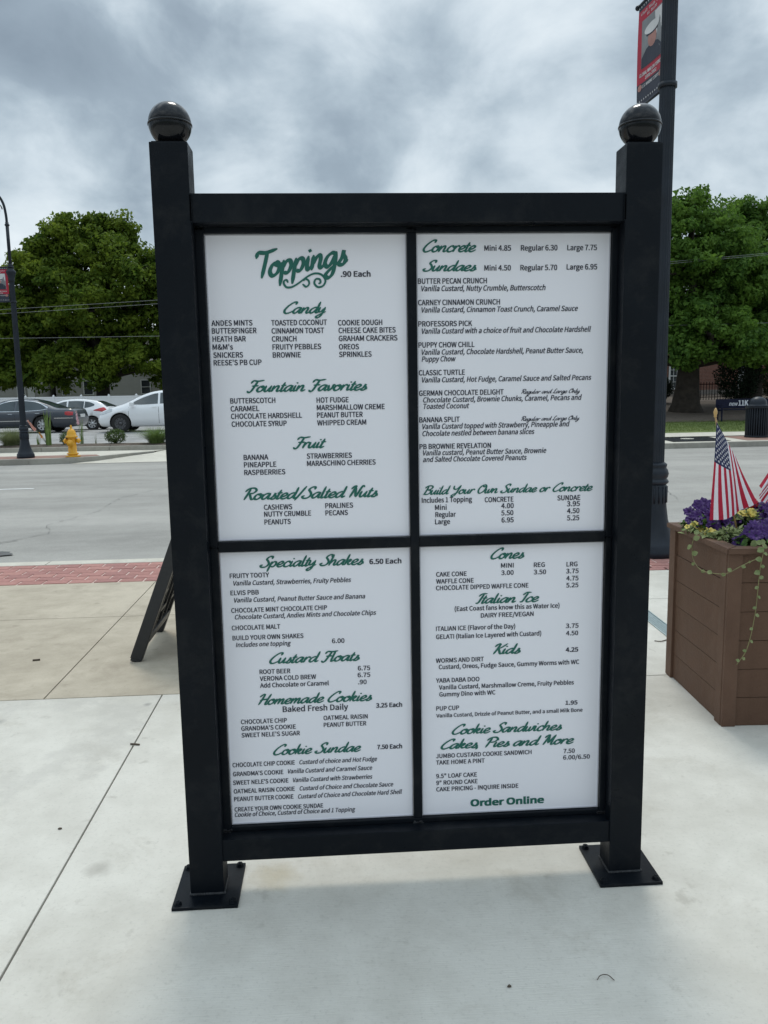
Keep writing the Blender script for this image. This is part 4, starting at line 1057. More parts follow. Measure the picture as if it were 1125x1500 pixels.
# ------------------------------------------------------------------ hydrant
MT['hydrant'] = mat('yellow_hydrant_paint', (.72, .36, .02), .4, .12, 9, .1, 80)
t = thing('fire_hydrant', 'yellow fire hydrant on the far kerb in front of the parked dark sedan', 'fire hydrant', (-7.29, 19.83, .026))
MB().lathe([(.19, 0), (.19, .035), (.12, .04), (.12, .06), (.15, .07), (.15, .10), (.112, .11), (.105, .5), (.115, .52)], 20).build('barrel', MT['hydrant'], t)
MB().lathe([(.155, .52), (.155, .56), (.125, .565), (.12, .62), (.10, .69), (.06, .74), (.03, .76)], 20).build('bonnet', MT['hydrant'], t)
MB().lathe([(.032, .755), (.032, .80), (.022, .81), (.022, .85), (.01, .855)], 5, sm=False).build('operating_nut', MT['hydrant'], t)
for s in (-1, 1): MB().lathe([(.05, .09 * s), (.05, .15 * s), (.068, .152 * s), (.068, .195 * s), (.03, .20 * s), (.022, .235 * s), (.01, .236 * s)], 14, (0, 0, .43), axis='x').build('side_nozzle', MT['hydrant'], t)
MB().lathe([(.07, -.09), (.07, -.15), (.088, -.152), (.088, -.20), (.035, -.205), (.028, -.24), (.01, -.241)], 16, (0, 0, .38), axis='y').build('front_nozzle', MT['hydrant'], t)

# ------------------------------------------------------------------ trash can, bench
t = thing('trash_can', 'dark slatted trash can with domed lid across the road at right edge', 'trash can', (13.04, 22.2, .028))
MB().lathe([(.30, .03), (.30, .90)], 24).build('liner', MT['black'], t)
sm_ = MB().box(-.018, .018, -.008, .008, .04, .92).mesh('slat', LM)
for i in range(30):
    a = 2 * PI * i / 30; link('slat', sm_, t, (.335 * math.cos(a), .335 * math.sin(a), 0), (0, 0, a + PI / 2))
for zz in (.0, .90): MB().lathe([(.30, zz), (.36, zz + .005), (.365, zz + .05), (.30, zz + .055)], 30).build('hoop', LM, t)
MB().lathe([(.37, .955), (.38, .97), (.27, 1.0), (.265, 1.05), (.25, 1.13), (.20, 1.2), (.11, 1.25), (.0, 1.265)], 30).build('domed_lid', LM, t)
NAVY = mat('navy_bench_paint', (.007, .009, .028), .6, .2, 8, spec=.2)
t = thing('park_bench', 'navy blue metal bench with white lettering beside the trash can', 'bench', (15.75, 28.3, lz(0, 28.3)), -.02)
for i, (y, z) in enumerate([(-.22, .44), (-.10, .435), (.02, .44)]): MB().box(-1.05, 1.05, y - .05, y + .05, z, z + .03, 0, .006).build('seat_slat', NAVY, t)
MB().box(-1.05, 1.05, .10, .125, .50, .86, 0, .008).build('backrest', NAVY, t)
for s in (-1, 1):
    f_ = MB(); f_.box(s * .95 - .02, s * .95 + .02, -.25, -.20, 0, .62); f_.box(s * .95 - .02, s * .95 + .02, .10, .15, 0, .52); f_.box(s * .95 - .025, s * .95 + .025, -.27, .15, .62, .65); f_.box(s * .95 - .02, s * .95 + .02, -.2, .1, .40, .43)
    f_.build('leg_frame', NAVY, t)
BW = mat('bench_letter_white', (.6, .62, .66), .6, .1, 4)
for txt, x, z, w, c, st in (('new', -.52, .60, .34, .15, 'I'), ('11K', -.15, .60, .38, .20, 'B'), ('carney dental', -.95, .60, .55, .08, 'I'), ('family care', -.05, .53, .60, .04, 'R')):
    if txt in ('carney dental', 'family care'): continue
    a, f = sans(txt, w, c, st); lay_text('lettering', a, f, x, .097, z, BW, t)

# ------------------------------------------------------------------ cars
GLASS = mat('car_glass', (.035, .05, .055), .06, .3, 2, spec=.8); CHROME = mat('chrome_trim', (.62, .63, .64), .2, .05, 5, metallic=.9)
TYRE = mat('tyre_rubber', (.018, .018, .018), .85, .2, 20); RIM = mat('alloy_rim', (.48, .49, .50), .3, .1, 9, metallic=.7); RIMB = mat('black_rim', (.09, .09, .095), .3, .1, 9)
TAIL = mat('tail_lamp_red', (.42, .01, .015), .2, .2, 20, coat=.5); HEAD = mat('headlamp_lens', (.5, .53, .55), .12, .2, 20, coat=.5); UNDER = mat('underbody', (.012, .012, .013), .9, .2, 9); SEAM = mat('panel_gap', (.03, .03, .03), .8, .1, 9)
SED = [(0, .36, .50, .60, .66, .5), (.12, .24, .56, .72, .82, .68), (.5, .20, .68, .83, .9, .75), (1.0, .2, .78, .93, .92, .78), (1.45, .2, .85, 1.0, .92, .78), (1.75, .2, .87, 1.12, .92, .70), (2.1, .2, .89, 1.31, .92, .64), (2.5, .2, .90, 1.42, .93, .60), (3.0, .2, .91, 1.44, .93, .59), (3.45, .2, .92, 1.38, .93, .60), (3.9, .2, .93, 1.22, .93, .64), (4.3, .2, .94, 1.06, .92, .72), (4.6, .2, .93, 1.03, .91, .76), (4.88, .24, .88, 1.0, .88, .76), (5.0, .32, .72, .84, .82, .68), (5.05, .42, .58, .68, .72, .6)]
HAT = [(0, .36, .5, .60, .66, .5), (.12, .24, .58, .74, .82, .68), (.5, .2, .72, .88, .89, .75), (.95, .2, .82, 1.0, .91, .77), (1.2, .2, .87, 1.10, .91, .73), (1.6, .2, .90, 1.29, .91, .66), (2.0, .2, .93, 1.42, .91, .61), (2.45, .2, .95, 1.48, .91, .59), (3.0, .2, .98, 1.48, .91, .58), (3.5, .2, 1.0, 1.42, .91, .58), (3.85, .22, 1.01, 1.33, .90, .60), (4.1, .25, .99, 1.15, .87, .64), (4.28, .3, .88, .98, .82, .66), (4.36, .4, .62, .74, .74, .6)]
def xsec(st):
    x, zb, zs, zt, w, wt = st; q = .5 * (zb + zs)
    return [(0, zb), (w * .80, zb), (w * .955, zb + .07), (w * .99, q - .06), (w, q + .10), (w * .985, zs - .05), (w * .945, zs + .005), (wt + (w * .945 - wt) * .12, zt - (zt - zs) * .16), (wt * .93, zt - .012), (wt * .55, zt + .008), (0, zt + .015)]
def make_car(name, label, loc, ST, zk, paint, wheels, rim_mat, opts, group='cars in the parking lot', detail=True, wr=.33):
    ST = [(s[0], s[1], s[2] * zk, s[3] * zk, s[4], s[5]) for s in ST]
    D = [tuple(p) for p in catmull(ST, 4)]
    t = thing(name, label, 'car', loc, opts.get('rz', 0), group)
    X = [s[0] for s in D]; SEC = [xsec(s) for s in D]; L = X[-1]
    def at(x, j): return np.interp(x, X, [s[j] for s in D])
    def yz(x, z):
        k = np.searchsorted(X, x); k = min(max(k, 1), len(X) - 1); a = (x - X[k - 1]) / (X[k] - X[k - 1] + 1e-9)
        sec = [(p[0] * (1 - a) + q[0] * a, p[1] * (1 - a) + q[1] * a) for p, q in zip(SEC[k - 1], SEC[k])]
        sd = sec[1:9]; return np.interp(z, [p[1] for p in sd], [p[0] for p in sd])
    m = MB(); nS = len(SEC[0]); ring = []
    for x, s in zip(X, SEC): ring.append([(x, -y, z) for y, z in s] + [(x, y, z) for y, z in reversed(s[1:-1])])
    K = len(ring[0])
    for r_ in ring: m.v += r_
    for i in range(len(ring) - 1):
        for j in range(K): m.f.append((i * K + j, i * K + (j + 1) % K, (i + 1) * K + (j + 1) % K, (i + 1) * K + j)); m.m.append(0); m.smooth.append(True)
    m.f.append(tuple(reversed(range(K)))); m.f.append(tuple((len(ring) - 1) * K + j for j in range(K))); m.m += [0, 0]; m.smooth += [True, True]
    me = m.mesh('body', [paint, UNDER])
    bm = bmesh.new(); bm.from_mesh(me); bmesh.ops.recalc_face_normals(bm, faces=bm.faces); bm.to_mesh(me); bm.free()
    body = link('body', me, t)
    cut = MB()
    for wx in wheels:
        for s in (-1, 1): cut.lathe([(wr + .055, s * .58 - .02 * 1), (wr + .055, s * 1.05)] if s > 0 else [(wr + .055, -1.05), (wr + .055, -.58)], 28, (wx, 0, wr - .01), 1, axis='y', sm=False)
    co_ = cut.build('cutter', [paint, UNDER]); bmc = bmesh.new(); bmc.from_mesh(co_.data); bmesh.ops.recalc_face_normals(bmc, faces=bmc.faces); bmc.to_mesh(co_.data); bmc.free()
    md = body.modifiers.new('cut', 'BOOLEAN'); md.object = co_; md.operation = 'DIFFERENCE'; md.solver = 'EXACT'
    body.parent = None; bpy.context.view_layer.update()
    me2 = bpy.data.meshes.new_from_object(body.evaluated_get(bpy.context.evaluated_depsgraph_get()))
    body.modifiers.clear(); body.data = me2; me2.name = 'body'; body.parent = t; bpy.data.objects.remove(co_)
    def patch(nm, cols, material, eps=.006, rows=4, sides=(-1, 1), pn_=None):
        C2 = [tuple(c) for c in catmull(cols, 4)] if len(cols) > 2 else [tuple(np.array(cols[0]) + (np.array(cols[1]) - np.array(cols[0])) * k / 6) for k in range(7)]
        for s in sides:
            q = MB(); 
            for (x, za, zb) in C2:
                for r_ in range(rows + 1):
                    z = za + (zb - za) * r_ / rows; q.v.append((x, s * (yz(x, z) + eps), z))
            for i in range(len(C2) - 1):
                for r_ in range(rows): q.f.append((i * (rows + 1) + r_, i * (rows + 1) + r_ + 1, (i + 1) * (rows + 1) + r_ + 1, (i + 1) * (rows + 1) + r_)); q.m.append(0); q.smooth.append(True)
            q.build(nm, material, pn_ or t)
    def topglass(nm, xa, xb, fr, material=GLASS):
        q = MB(); n = 10; c = 8
        for i in range(n + 1):
            x = xa + (xb - xa) * i / n; zt_, wt_ = at(x, 3), at(x, 5)
            for j in range(c + 1):
                y = (-1 + 2 * j / c) * wt_ * fr; f = abs(y) / wt_
                z = np.interp(f, [0, .55, .93], [zt_ + .015, zt_ + .008, zt_ - .012]) + .006; q.v.append((x, y, z))
        for i in range(n):
            for j in range(c): q.f.append((i * (c + 1) + j, i * (c + 1) + j + 1, (i + 1) * (c + 1) + j + 1, (i + 1) * (c + 1) + j)); q.m.append(0); q.smooth.append(True)
        q.build(nm, material, t)
    for w_ in opts['windows']: patch('window', [(a, b * zk, c * zk) for a, b, c in w_], GLASS, .008)
    if 'trimline' in opts:
        for w_ in opts['trimline']: patch('chrome_strip', [(a, b * zk, c * zk) for a, b, c in w_], CHROME, .011, 1)
    topglass('windscreen', *opts['front']); topglass('rear_window', *opts['rear'])
    for x_, z_ in opts['handles']: patch('door_handle', [(x_, z_ * zk, (z_ + .025) * zk), (x_ + .17, z_ * zk, (z_ + .025) * zk)], opts.get('handle_mat', CHROME), .03, 2)
    for c_ in opts['seams']: patch('door_seam', [(c_ - .006, .30 * zk, .90 * zk), (c_ + .006, .30 * zk, .90 * zk)], SEAM, .004, 4)
    for tl in opts['tail']: patch('tail_light', [(a, b * zk, c * zk) for a, b, c in tl], TAIL, .014, 4)
    for tl in opts['head']: patch('headlight', [(a, b * zk, c * zk) for a, b, c in tl], HEAD, .010, 4)
    for s in (-1, 1):
        mx = opts['mirror']; q = MB().box(mx - .08, mx + .08, s * .96 - .09, s * .96 + .09, .93 * zk, 1.07 * zk, 0, .035); q.build('side_mirror', opts.get('mirror_mat', paint), t)
    MB().box(L - .02, L + .006, -.26, .26, .58, .70).build('licence_plate', MT['paint_white'], t)
    for wx in wheels:
        for s in (-1, 1):
            y0 = s * .86
            w_ = MB().lathe([(wr * .62, -.09), (wr * .93, -.10), (wr, -.075), (wr, .075), (wr * .93, .10), (wr * .62, .09)], 28, axis='y', cap=False).build('wheel', TYRE, t, (wx, s * .80, wr - .01))
            q = MB(); f_ = s * .088
            q.lathe([(wr * .64, f_), (wr * .60, f_ - s * .015), (wr * .58, f_ - s * .02)], 28, axis='y', cap=False)
            q.lathe([(.0, f_ - s * .004), (.06, f_ - s * .006), (.065, f_ - s * .03)], 14, axis='y', cap=False)
            ns = opts.get('spokes', 7)
            for i in range(ns):
                a = 2 * PI * i / ns; ca, sa = math.cos(a), math.sin(a)
                for da in (-.10, .10) if opts.get('twin') else (0,):
                    p0 = (.05 * math.cos(a + da), .05 * math.sin(a + da)); p1 = (wr * .60 * math.cos(a + da * 1.3), wr * .60 * math.sin(a + da * 1.3)); wd = .020 if opts.get('twin') else .034
                    nx, nz = -sa * wd, ca * wd; yy = f_ - s * .012
                    q.add([(p0[0] - nx, yy, p0[1] - nz), (p1[0] - nx, yy, p1[1] - nz), (p1[0] + nx, yy, p1[1] + nz), (p0[0] + nx, yy, p0[1] + nz), (p0[0] - nx, yy - s * .03, p0[1] - nz), (p1[0] - nx, yy - s * .03, p1[1] - nz), (p1[0] + nx, yy - s * .03, p1[1] + nz), (p0[0] + nx, yy - s * .03, p0[1] + nz)], [(0, 1, 2, 3), (0, 1, 5, 4), (2, 3, 7, 6)])
            q.build('rim', rim_mat, w_)
            MB().lathe([(.0, f_ - s * .055), (wr * .6, f_ - s * .05)], 24, axis='y', cap=False).build('brake_disc', UNDER, w_)
    return t
def carpaint(nm, c, r=.28): return mat(nm, c, r, .01, .5, coat=.6)
W_SED = [[(1.62, .95, .97), (2.0, .93, 1.16), (2.45, .93, 1.32), (2.72, .94, 1.355)], [(2.80, .94, 1.36), (3.2, .95, 1.34), (3.6, .97, 1.26), (3.95, 1.02, 1.08)]]
T_SED = [[(1.55, .915, .935), (2.7, .91, .93), (3.6, .94, .96), (3.98, 1.0, 1.02)], [(2.8, 1.365, 1.385), (3.2, 1.345, 1.365), (3.6, 1.265, 1.29), (3.98, 1.03, 1.09)], [(1.6, .955, .975), (2.0, 1.165, 1.19), (2.45, 1.325, 1.35), (2.8, 1.365, 1.385)], [(1.25, .50, .53), (3.25, .51, .54)], [(4.25, .60, .635), (4.95, .60, .635)]]
make_car('parked_car', 'dark grey sedan with chrome trim parked at the left edge behind the hydrant', (-15.2, 30.5, .30), SED, .915, carpaint('charcoal_car_paint', (.035, .042, .055)), (.98, 3.78), RIM,
    dict(windows=W_SED, trimline=T_SED, front=(1.5, 2.3, .93), rear=(3.55, 4.28, .92), handles=[(2.52, .80), (3.55, .82)], seams=[1.45, 2.76, 3.6], tail=[[(4.66, .76, .88), (4.78, .73, .90), (4.95, .73, .87)]], head=[[(.06, .56, .62), (.3, .58, .72), (.55, .62, .74)]], mirror=1.75, spokes=8, rz=-.02))
W_HAT = [[(1.28, 1.0, 1.03), (1.7, .985, 1.22), (2.1, 1.0, 1.35), (2.3, 1.01, 1.385)], [(2.38, 1.01, 1.395), (2.8, 1.03, 1.40), (3.12, 1.05, 1.375)], [(3.16, 1.06, 1.37), (3.4, 1.10, 1.33), (3.62, 1.17, 1.24)]]
make_car('parked_car', 'white hatchback with large red tail lights parked behind the dark sedan', (-15.25, 38.1, .10), HAT, 1.0, carpaint('white_car_paint', (.72, .73, .74)), (.85, 3.52), RIM,
    dict(windows=W_HAT, front=(1.15, 1.95, .93), rear=(3.72, 4.16, .90), handles=[(2.1, .87), (3.0, .92)], handle_mat=MT['paint_white'], seams=[1.2, 2.33, 3.15], tail=[[(3.62, .93, .96), (3.9, .90, 1.05), (4.08, .84, 1.08), (4.2, .80, .98)]], head=[[(.06, .60, .66), (.3, .64, .78), (.6, .72, .84)]], mirror=1.45, spokes=7, rz=-.03))
WL = dict(windows=W_HAT, front=(1.15, 1.95, .93), rear=(3.72, 4.16, .90), handles=[(2.1, .87), (3.0, .92)], handle_mat=MT['paint_white'], seams=[1.2, 2.33, 3.15], tail=[[(3.8, .90, .94), (4.1, .88, 1.0), (4.22, .84, .94)]], head=[[(.10, .62, .68), (.30, .66, .80), (.58, .76, .86)]], mirror=1.36, spokes=10, twin=1, rz=.0)
make_car('parked_car', 'white car with black wheels facing left, cut off by the left sign post', (-9.17, 29.68, .30), HAT, 1.05, carpaint('bright_white_car_paint', (.80, .81, .82)), (.88, 3.55), RIMB, WL, wr=.35)
make_car('parked_car', 'grey car mostly hidden between the two white cars, farthest back', (-17.0, 45.0, .10), SED, 1.0, carpaint('grey_car_paint', (.16, .17, .18)), (.98, 3.78), RIM,
    dict(windows=W_SED, trimline=T_SED[:1], front=(1.5, 2.3, .93), rear=(3.55, 4.28, .92), handles=[(2.52, .80)], seams=[1.45, 2.76], tail=[[(4.62, .72, .88), (4.97, .68, .86)]], head=[[(.06, .56, .62), (.55, .62, .74)]], mirror=1.75))

# ------------------------------------------------------------------ trees
BARK = mat('bark', (.045, .036, .028), .95, .35, 5, 1.0, 30)
def crown_mesh(lobes, nclump, per, leaf, seed, material, clr=.55, flat=.75, keep=None):
    r = np.random.default_rng(seed); L = np.array(lobes, float); vol = L[:, 3] ** 2; C = []
    while len(C) < nclump:
        l = L[r.choice(len(L), p=vol / vol.sum())]; d = r.normal(size=3); d /= np.linalg.norm(d); d[2] = d[2] if d[2] > -.55 else -d[2] * .3
        q = l[:3] + d * l[3] * (r.uniform(.25, 1.05) ** .45) * np.array([1, 1, flat if len(l) < 5 else l[4]])
        if keep is not None and not keep(q): continue
        C.append(q)
    C = np.array(C); R = r.uniform(.5, 1.25, nclump) * clr
    n = nclump * per; cid = np.repeat(np.arange(nclump), per)
    d = r.normal(size=(n, 3)); d /= np.linalg.norm(d, axis=1)[:, None]; d[:, 2] *= .62
    P = C[cid] + d * (R[cid] * r.uniform(.25, 1.0, n) ** .5)[:, None]
    nr = d + r.normal(size=(n, 3)) * .55 + np.array([0, 0, .35]); nr /= np.linalg.norm(nr, axis=1)[:, None]
    a = np.cross(nr, r.normal(size=(n, 3))); a /= np.linalg.norm(a, axis=1)[:, None]; b = np.cross(nr, a)
    s = (leaf * r.uniform(.6, 1.4, n))[:, None]
    V = np.empty((n, 4, 3)); V[:, 0] = P - a * s; V[:, 1] = P - b * s * .55; V[:, 2] = P + a * s; V[:, 3] = P + b * s * .55
    me = bpy.data.meshes.new('crown'); me.vertices.add(n * 4); me.vertices.foreach_set('co', V.reshape(-1)); me.loops.add(n * 4); me.loops.foreach_set('vertex_index', np.arange(n * 4)); me.polygons.add(n)
    me.polygons.foreach_set('loop_start', np.arange(n) * 4); me.polygons.foreach_set('loop_total', np.full(n, 4)); me.update(); me.validate(); me.materials.append(material)
    return me
def make_tree(label, loc, lobes, nclump, per, leaf, seed, material, trunk_r, fork, clr=.55, group='trees across the street', flat=.85, name='broadleaf_tree', keep=None):
    t = thing(name, label, 'tree', loc, 0, group); r = random.Random(seed)
    link('crown', crown_mesh(lobes, nclump, per, leaf, seed, material, clr, flat, keep), t)
    m = MB(); m.tube([(0, 0, -.3), (0, 0, .25), (.05, 0, 1.0), (.1, .05, fork)], [trunk_r * 1.7, trunk_r * 1.2, trunk_r, trunk_r * .85], 12)
    m.build('trunk', BARK, t)
    for l in lobes[:14]:
        e = Vector(l[:3]); s0 = Vector((.1, .05, fork - .2)); mid = s0.lerp(e, .5) + Vector((r.uniform(-.4, .4), r.uniform(-.4, .4), r.uniform(-.2, .5)))
        q = MB(); q.tube([tuple(p) for p in catmull([s0, mid, e], 4)], [trunk_r * .55 * (1 - .095 * k) + .02 for k in range(9)], 7)
        for _ in range(4):
            d = Vector((r.uniform(-1, 1), r.uniform(-1, 1), r.uniform(-.3, 1))) * l[3] * .8; b0 = mid.lerp(e, r.uniform(.2, 1))
            q.tube([tuple(b0), tuple(b0 + d * .5 + Vector((0, 0, .1))), tuple(b0 + d)], [trunk_r * .16, trunk_r * .11, .015], 5)
        q.build('limb', BARK, t)
    return t
LEAF_L = leafmat('maple_leaf', (.034, .085, .012), (.21, .275, .03), .6, .5)
LEAF_R = leafmat('oak_leaf', (.034, .090, .018), (.16, .28, .042), .9, .5)
LOL = [(-3.6, 0, 6.2, 3.2), (3.8, 0, 6.0, 3.1), (0, 0, 5.5, 3.6), (-5.0, .5, 4.2, 2.4), (5.6, .3, 4.3, 2.4), (-2.6, -1, 9.4, 2.8), (2.6, -1, 9.6, 2.9), (0, 0, 11.6, 2.9), (-1.8, 0, 12.6, 1.7), (1.5, .4, 12.9, 1.6), (4.6, 0, 8.3, 2.2), (-4.6, 0, 7.8, 1.9), (0, -2.4, 7.5, 3.0), (4.0, 0, 11.0, 1.6), (-4.0, -.5, 3.4, 1.5), (2.2, -2.5, 3.9, 1.9), (-1.4, -2.6, 3.6, 1.8), (6.4, 0, 6.4, 1.6), (-6.2, -.5, 2.6, 1.2), (4.4, -2, 2.9, 1.5), (-2.8, -2.4, 2.7, 1.3), (1.0, -3, 2.6, 1.2), (6.0, -1, 3.0, 1.2), (-4.5, 0, 10.2, 1.9), (4.7, 0, 10.5, 1.8), (-3.2, 0, 11.6, 1.5)]
make_tree('huge rounded maple tree standing behind the parked cars on the left', (-17.0, 58, .35), LOL, 1050, 95, .155, 5, LEAF_L, .52, 3.0, .85)
LOL2 = [(l[0] * .9, l[1], l[2] * .72 + .4, l[3] * .85) for l in LOL]
make_tree('lower maple tree at the far left edge behind the street lamp', (-27.5, 57, .35), LOL2, 520, 80, .19, 6, LEAF_L, .4, 2.6, .85)
LOR = [(0, 0, 4.2, 2.7), (-2.4, 0, 4.0, 2.0), (2.3, 0, 4.3, 2.1), (-.5, -1, 6.3, 2.2), (1.2, 0, 6.4, 1.9), (-1.5, 0, 7.8, 1.5), (-.2, 0, 8.4, 1.25), (-3.0, -.5, 6.0, 1.5), (3.2, -.5, 2.9, 1.3), (-3.4, -1, 2.6, 1.2), (0, -2.2, 3.1, 1.8), (1.9, -1.6, 2.5, 1.1), (-1.7, -2, 2.6, 1.1), (2.8, .2, 5.9, 1.3), (.8, -.3, 7.7, 1.0), (1.6, -2.2, 2.0, .9), (-.9, -2.6, 2.1, .8), (3.1, -1.4, 2.0, .95)]
make_tree('oak tree with thick trunk behind the lawn, left of the bench', (15.35, 32.6, .70), LOR, 760, 90, .10, 8, LEAF_R, .50, 2.2, .5)
LOR2 = [(l[0] * 1.15 + .3, l[1], l[2] * 1.05, l[3] * 1.1) for l in LOR]
make_tree('taller oak tree behind the trash can, cut by the right photo edge', (20.4, 36.5, .85), LOR2, 760, 85, .11, 9, LEAF_R, .42, 2.6, .55)
make_tree('oak tree hidden behind the menu sign, centre right', (8.2, 39, .7), LOR2, 330, 60, .14, 10, LEAF_R, .4, 2.5, .6)
make_tree('maple tree hidden behind the menu sign, centre left', (-3.4, 60, .3), LOL2, 420, 70, .2, 12, LEAF_L, .42, 2.6, .85)
DK = leafmat('dark_evergreen', (.008, .018, .010), (.022, .042, .020), 2.5, .1)
def shrub(name, label, loc, rx, h, n, leaf, material, seed, group, cat='shrub', rz_=1.0, base=0.1):
    t = thing(name, label, cat, loc, 0, group); r = np.random.default_rng(seed)
    d = r.normal(size=(n, 3)); d /= np.linalg.norm(d, axis=1)[:, None]
    bump = 1 + .10 * np.sin(d[:, 0] * 7 + seed) * np.cos(d[:, 2] * 6) + .06 * np.sin(d[:, 1] * 11)
    P = d * (r.uniform(.72, 1.04, n) * bump)[:, None] * np.array([rx, rx * .9, h / 2]) + np.array([0, 0, h / 2 + base * .3]); P[:, 2] = np.maximum(P[:, 2], .03)
    nr = d + r.normal(size=(n, 3)) * .5; nr /= np.linalg.norm(nr, axis=1)[:, None]; a = np.cross(nr, r.normal(size=(n, 3))); a /= np.linalg.norm(a, axis=1)[:, None]; b = np.cross(nr, a); s = (leaf * r.uniform(.6, 1.4, n))[:, None]
    V = np.stack([P - a * s, P - b * s * .55, P + a * s, P + b * s * .55], 1).reshape(-1, 3)
    me = bpy.data.meshes.new('foliage'); me.from_pydata(V.tolist(), [], [(i * 4, i * 4 + 1, i * 4 + 2, i * 4 + 3) for i in range(n)]); me.materials.append(material); link('foliage', me, t)
    m = MB()
    for k in range(4): m.tube([(0, 0, 0), (.3 * rx * math.cos(k * 1.6), .3 * rx * math.sin(k * 1.6), h * .35), (.55 * rx * math.cos(k * 1.6), .55 * rx * math.sin(k * 1.6), h * .7)], .012 + h * .006, 5)
    m.build('stem', BARK, t); return t
shrub('evergreen_shrub', 'tall dark evergreen bush behind the bench backrest', (19.2, 35.5, .85), 1.05, 2.6, 7000, .05, DK, 2, 'dark shrubs by the brick building')
shrub('evergreen_shrub', 'dark round bush under the right window of the brick building', (22.6, 37.2, .9), 1.6, 1.9, 8000, .05, leafmat('yew', (.02, .03, .012), (.05, .07, .03), 2.5, .1), 3, 'dark shrubs by the brick building')
shrub('evergreen_shrub', 'low dark bush left of the oak trunk', (16.2, 37.8, .95), .75, 1.3, 4000, .05, DK, 4, 'dark shrubs by the brick building')
shrub('evergreen_shrub', 'low dark bush behind the near lamp pole', (14.6, 38.0, .95), .8, 1.2, 4000, .05, DK, 14, 'dark shrubs by the brick building')

# ------------------------------------------------------------------ planting bed plants on the left
BOX = leafmat('boxwood', (.03, .06, .012), (.10, .15, .035), 9, .2); GR = leafmat('grass_blade', (.10, .13, .05), (.26, .29, .15), 6, .25); IRIS = leafmat('iris_blade', (.09, .15, .04), (.22, .30, .10), 9, .2)
shrub('boxwood_ball', 'clipped green boxwood ball just left of the yellow hydrant', (-8.45, 23.1, .15), .26, .40, 1800, .018, BOX, 5, 'clipped balls in the far bed')
shrub('boxwood_ball', 'clipped green boxwood ball between the hydrant and the sign post', (-7.02, 23.15, .15), .33, .46, 2600, .018, BOX, 6, 'clipped balls in the far bed')
def blades(name, label, loc, n, h, spread, w, material, seed, group, lean=.5):
    t = thing(name, label, 'plant', loc, 0, group); r = random.Random(seed); m = MB()
    for _ in range(n):
        a = r.uniform(0, 6.28); q = r.uniform(0, .3) * spread; L_ = h * r.uniform(.6, 1.1); ln = r.uniform(.1, 1) * lean
        x, y = q * math.cos(a), q * math.sin(a); dx, dy = math.cos(a), math.sin(a); P = []
        for k in range(5):
            s = k / 4; P.append(Vector((x + dx * spread * ln * s * s * 1.2, y + dy * spread * ln * s * s * 1.2, L_ * (s - .30 * ln * s * s))))
        nx, ny = -dy * w, dx * w; vs = []
        for k, p in enumerate(P): f = 1 - (k / 4) ** 1.5 * .95; vs += [(p.x - nx * f, p.y - ny * f, p.z), (p.x + nx * f, p.y + ny * f, p.z)]
        m.add(vs, [(2 * k, 2 * k + 1, 2 * k + 3, 2 * k + 2) for k in range(4)], 0, True)
    m.build('blades', material, t); return t
blades('ornamental_grass', 'mound of pale ornamental grass left of the far street lamp', (-10.15, 23.1, .15), 900, .62, .85, .006, GR, 1, 'grass mounds in the far bed', .9)
blades('ornamental_grass', 'mound of green ornamental grass next to the left sign post', (-5.75, 23.1, .15), 900, .58, .85, .006, IRIS, 2, 'grass mounds in the far bed', .9)
blades('ornamental_grass', 'mound of ornamental grass hidden behind the menu sign', (-4.2, 23.1, .15), 500, .55, .8, .006, GR, 3, 'grass mounds in the far bed', .9)
def spike(t, base, top, n, material, s=.035):
    m = MB(); r = random.Random(int(top[0] * 100)); b, e = Vector(base), Vector(top)
    MB().tube([tuple(b), tuple(b.lerp(e, .5) + Vector((.01, 0, .02))), tuple(e)], .007, 5).build('flower_stem', IRIS, t)
    for i in range(n):
        p = e.lerp(b, i / n * .38) + Vector((r.uniform(-.3, .3) * s, r.uniform(-.3, .3) * s, 0)); sc = s * (.6 + .8 * i / n)
        for k in range(5):
            a = 1.257 * k + i * 2.4 + r.uniform(-.2, .2); vs = [p, p + Vector((math.cos(a) * sc, -.3 * sc, math.sin(a) * sc)), p + Vector((math.cos(a + .6) * sc * 1.1, -.5 * sc, math.sin(a + .6) * sc * 1.1)), p + Vector((math.cos(a + 1.0) * sc, -.3 * sc, math.sin(a + 1.0) * sc))]
            m.add(vs, [(0, 1, 2, 3)], 0, True)
    m.build('flower_spike', material, t)
tp = blades('gladiolus_plant', 'gladiolus with coral flower spike right beside the far lamp post', (-9.02, 23.0, .15), 18, 1.15, .42, .034, IRIS, 4, 'gladioli in the far bed', .35)
spike(tp, (0, 0, 0), (-.52, -.1, .80), 15, MT['petal_coral'], .034); spike(tp, (0, 0, 0), (-.22, -.05, .42), 7, mat('orange_petal', (.75, .28, .05), .6, .1, 30), .03)
tp = blades('gladiolus_plant', 'gladiolus with pale pink flower spike just right of the hydrant', (-8.02, 23.1, .15), 9, .85, .25, .016, IRIS, 5, 'gladioli in the far bed', .3)
spike(tp, (0, 0, 0), (-.10, -.05, 1.05), 13, MT['petal_pink'], .03)
blades('gladiolus_plant', 'small leafy stems without flower left of the coral gladiolus', (-9.35, 23.1, .15), 8, .42, .22, .014, IRIS, 6, 'gladioli in the far bed', .4)
blades('gladiolus_plant', 'small upright grey leaves between the hydrant and the boxwood ball', (-7.62, 23.2, .15), 6, .38, .12, .010, GR, 7, 'gladioli in the far bed', .3)
gm = MB(); r = random.Random(9)
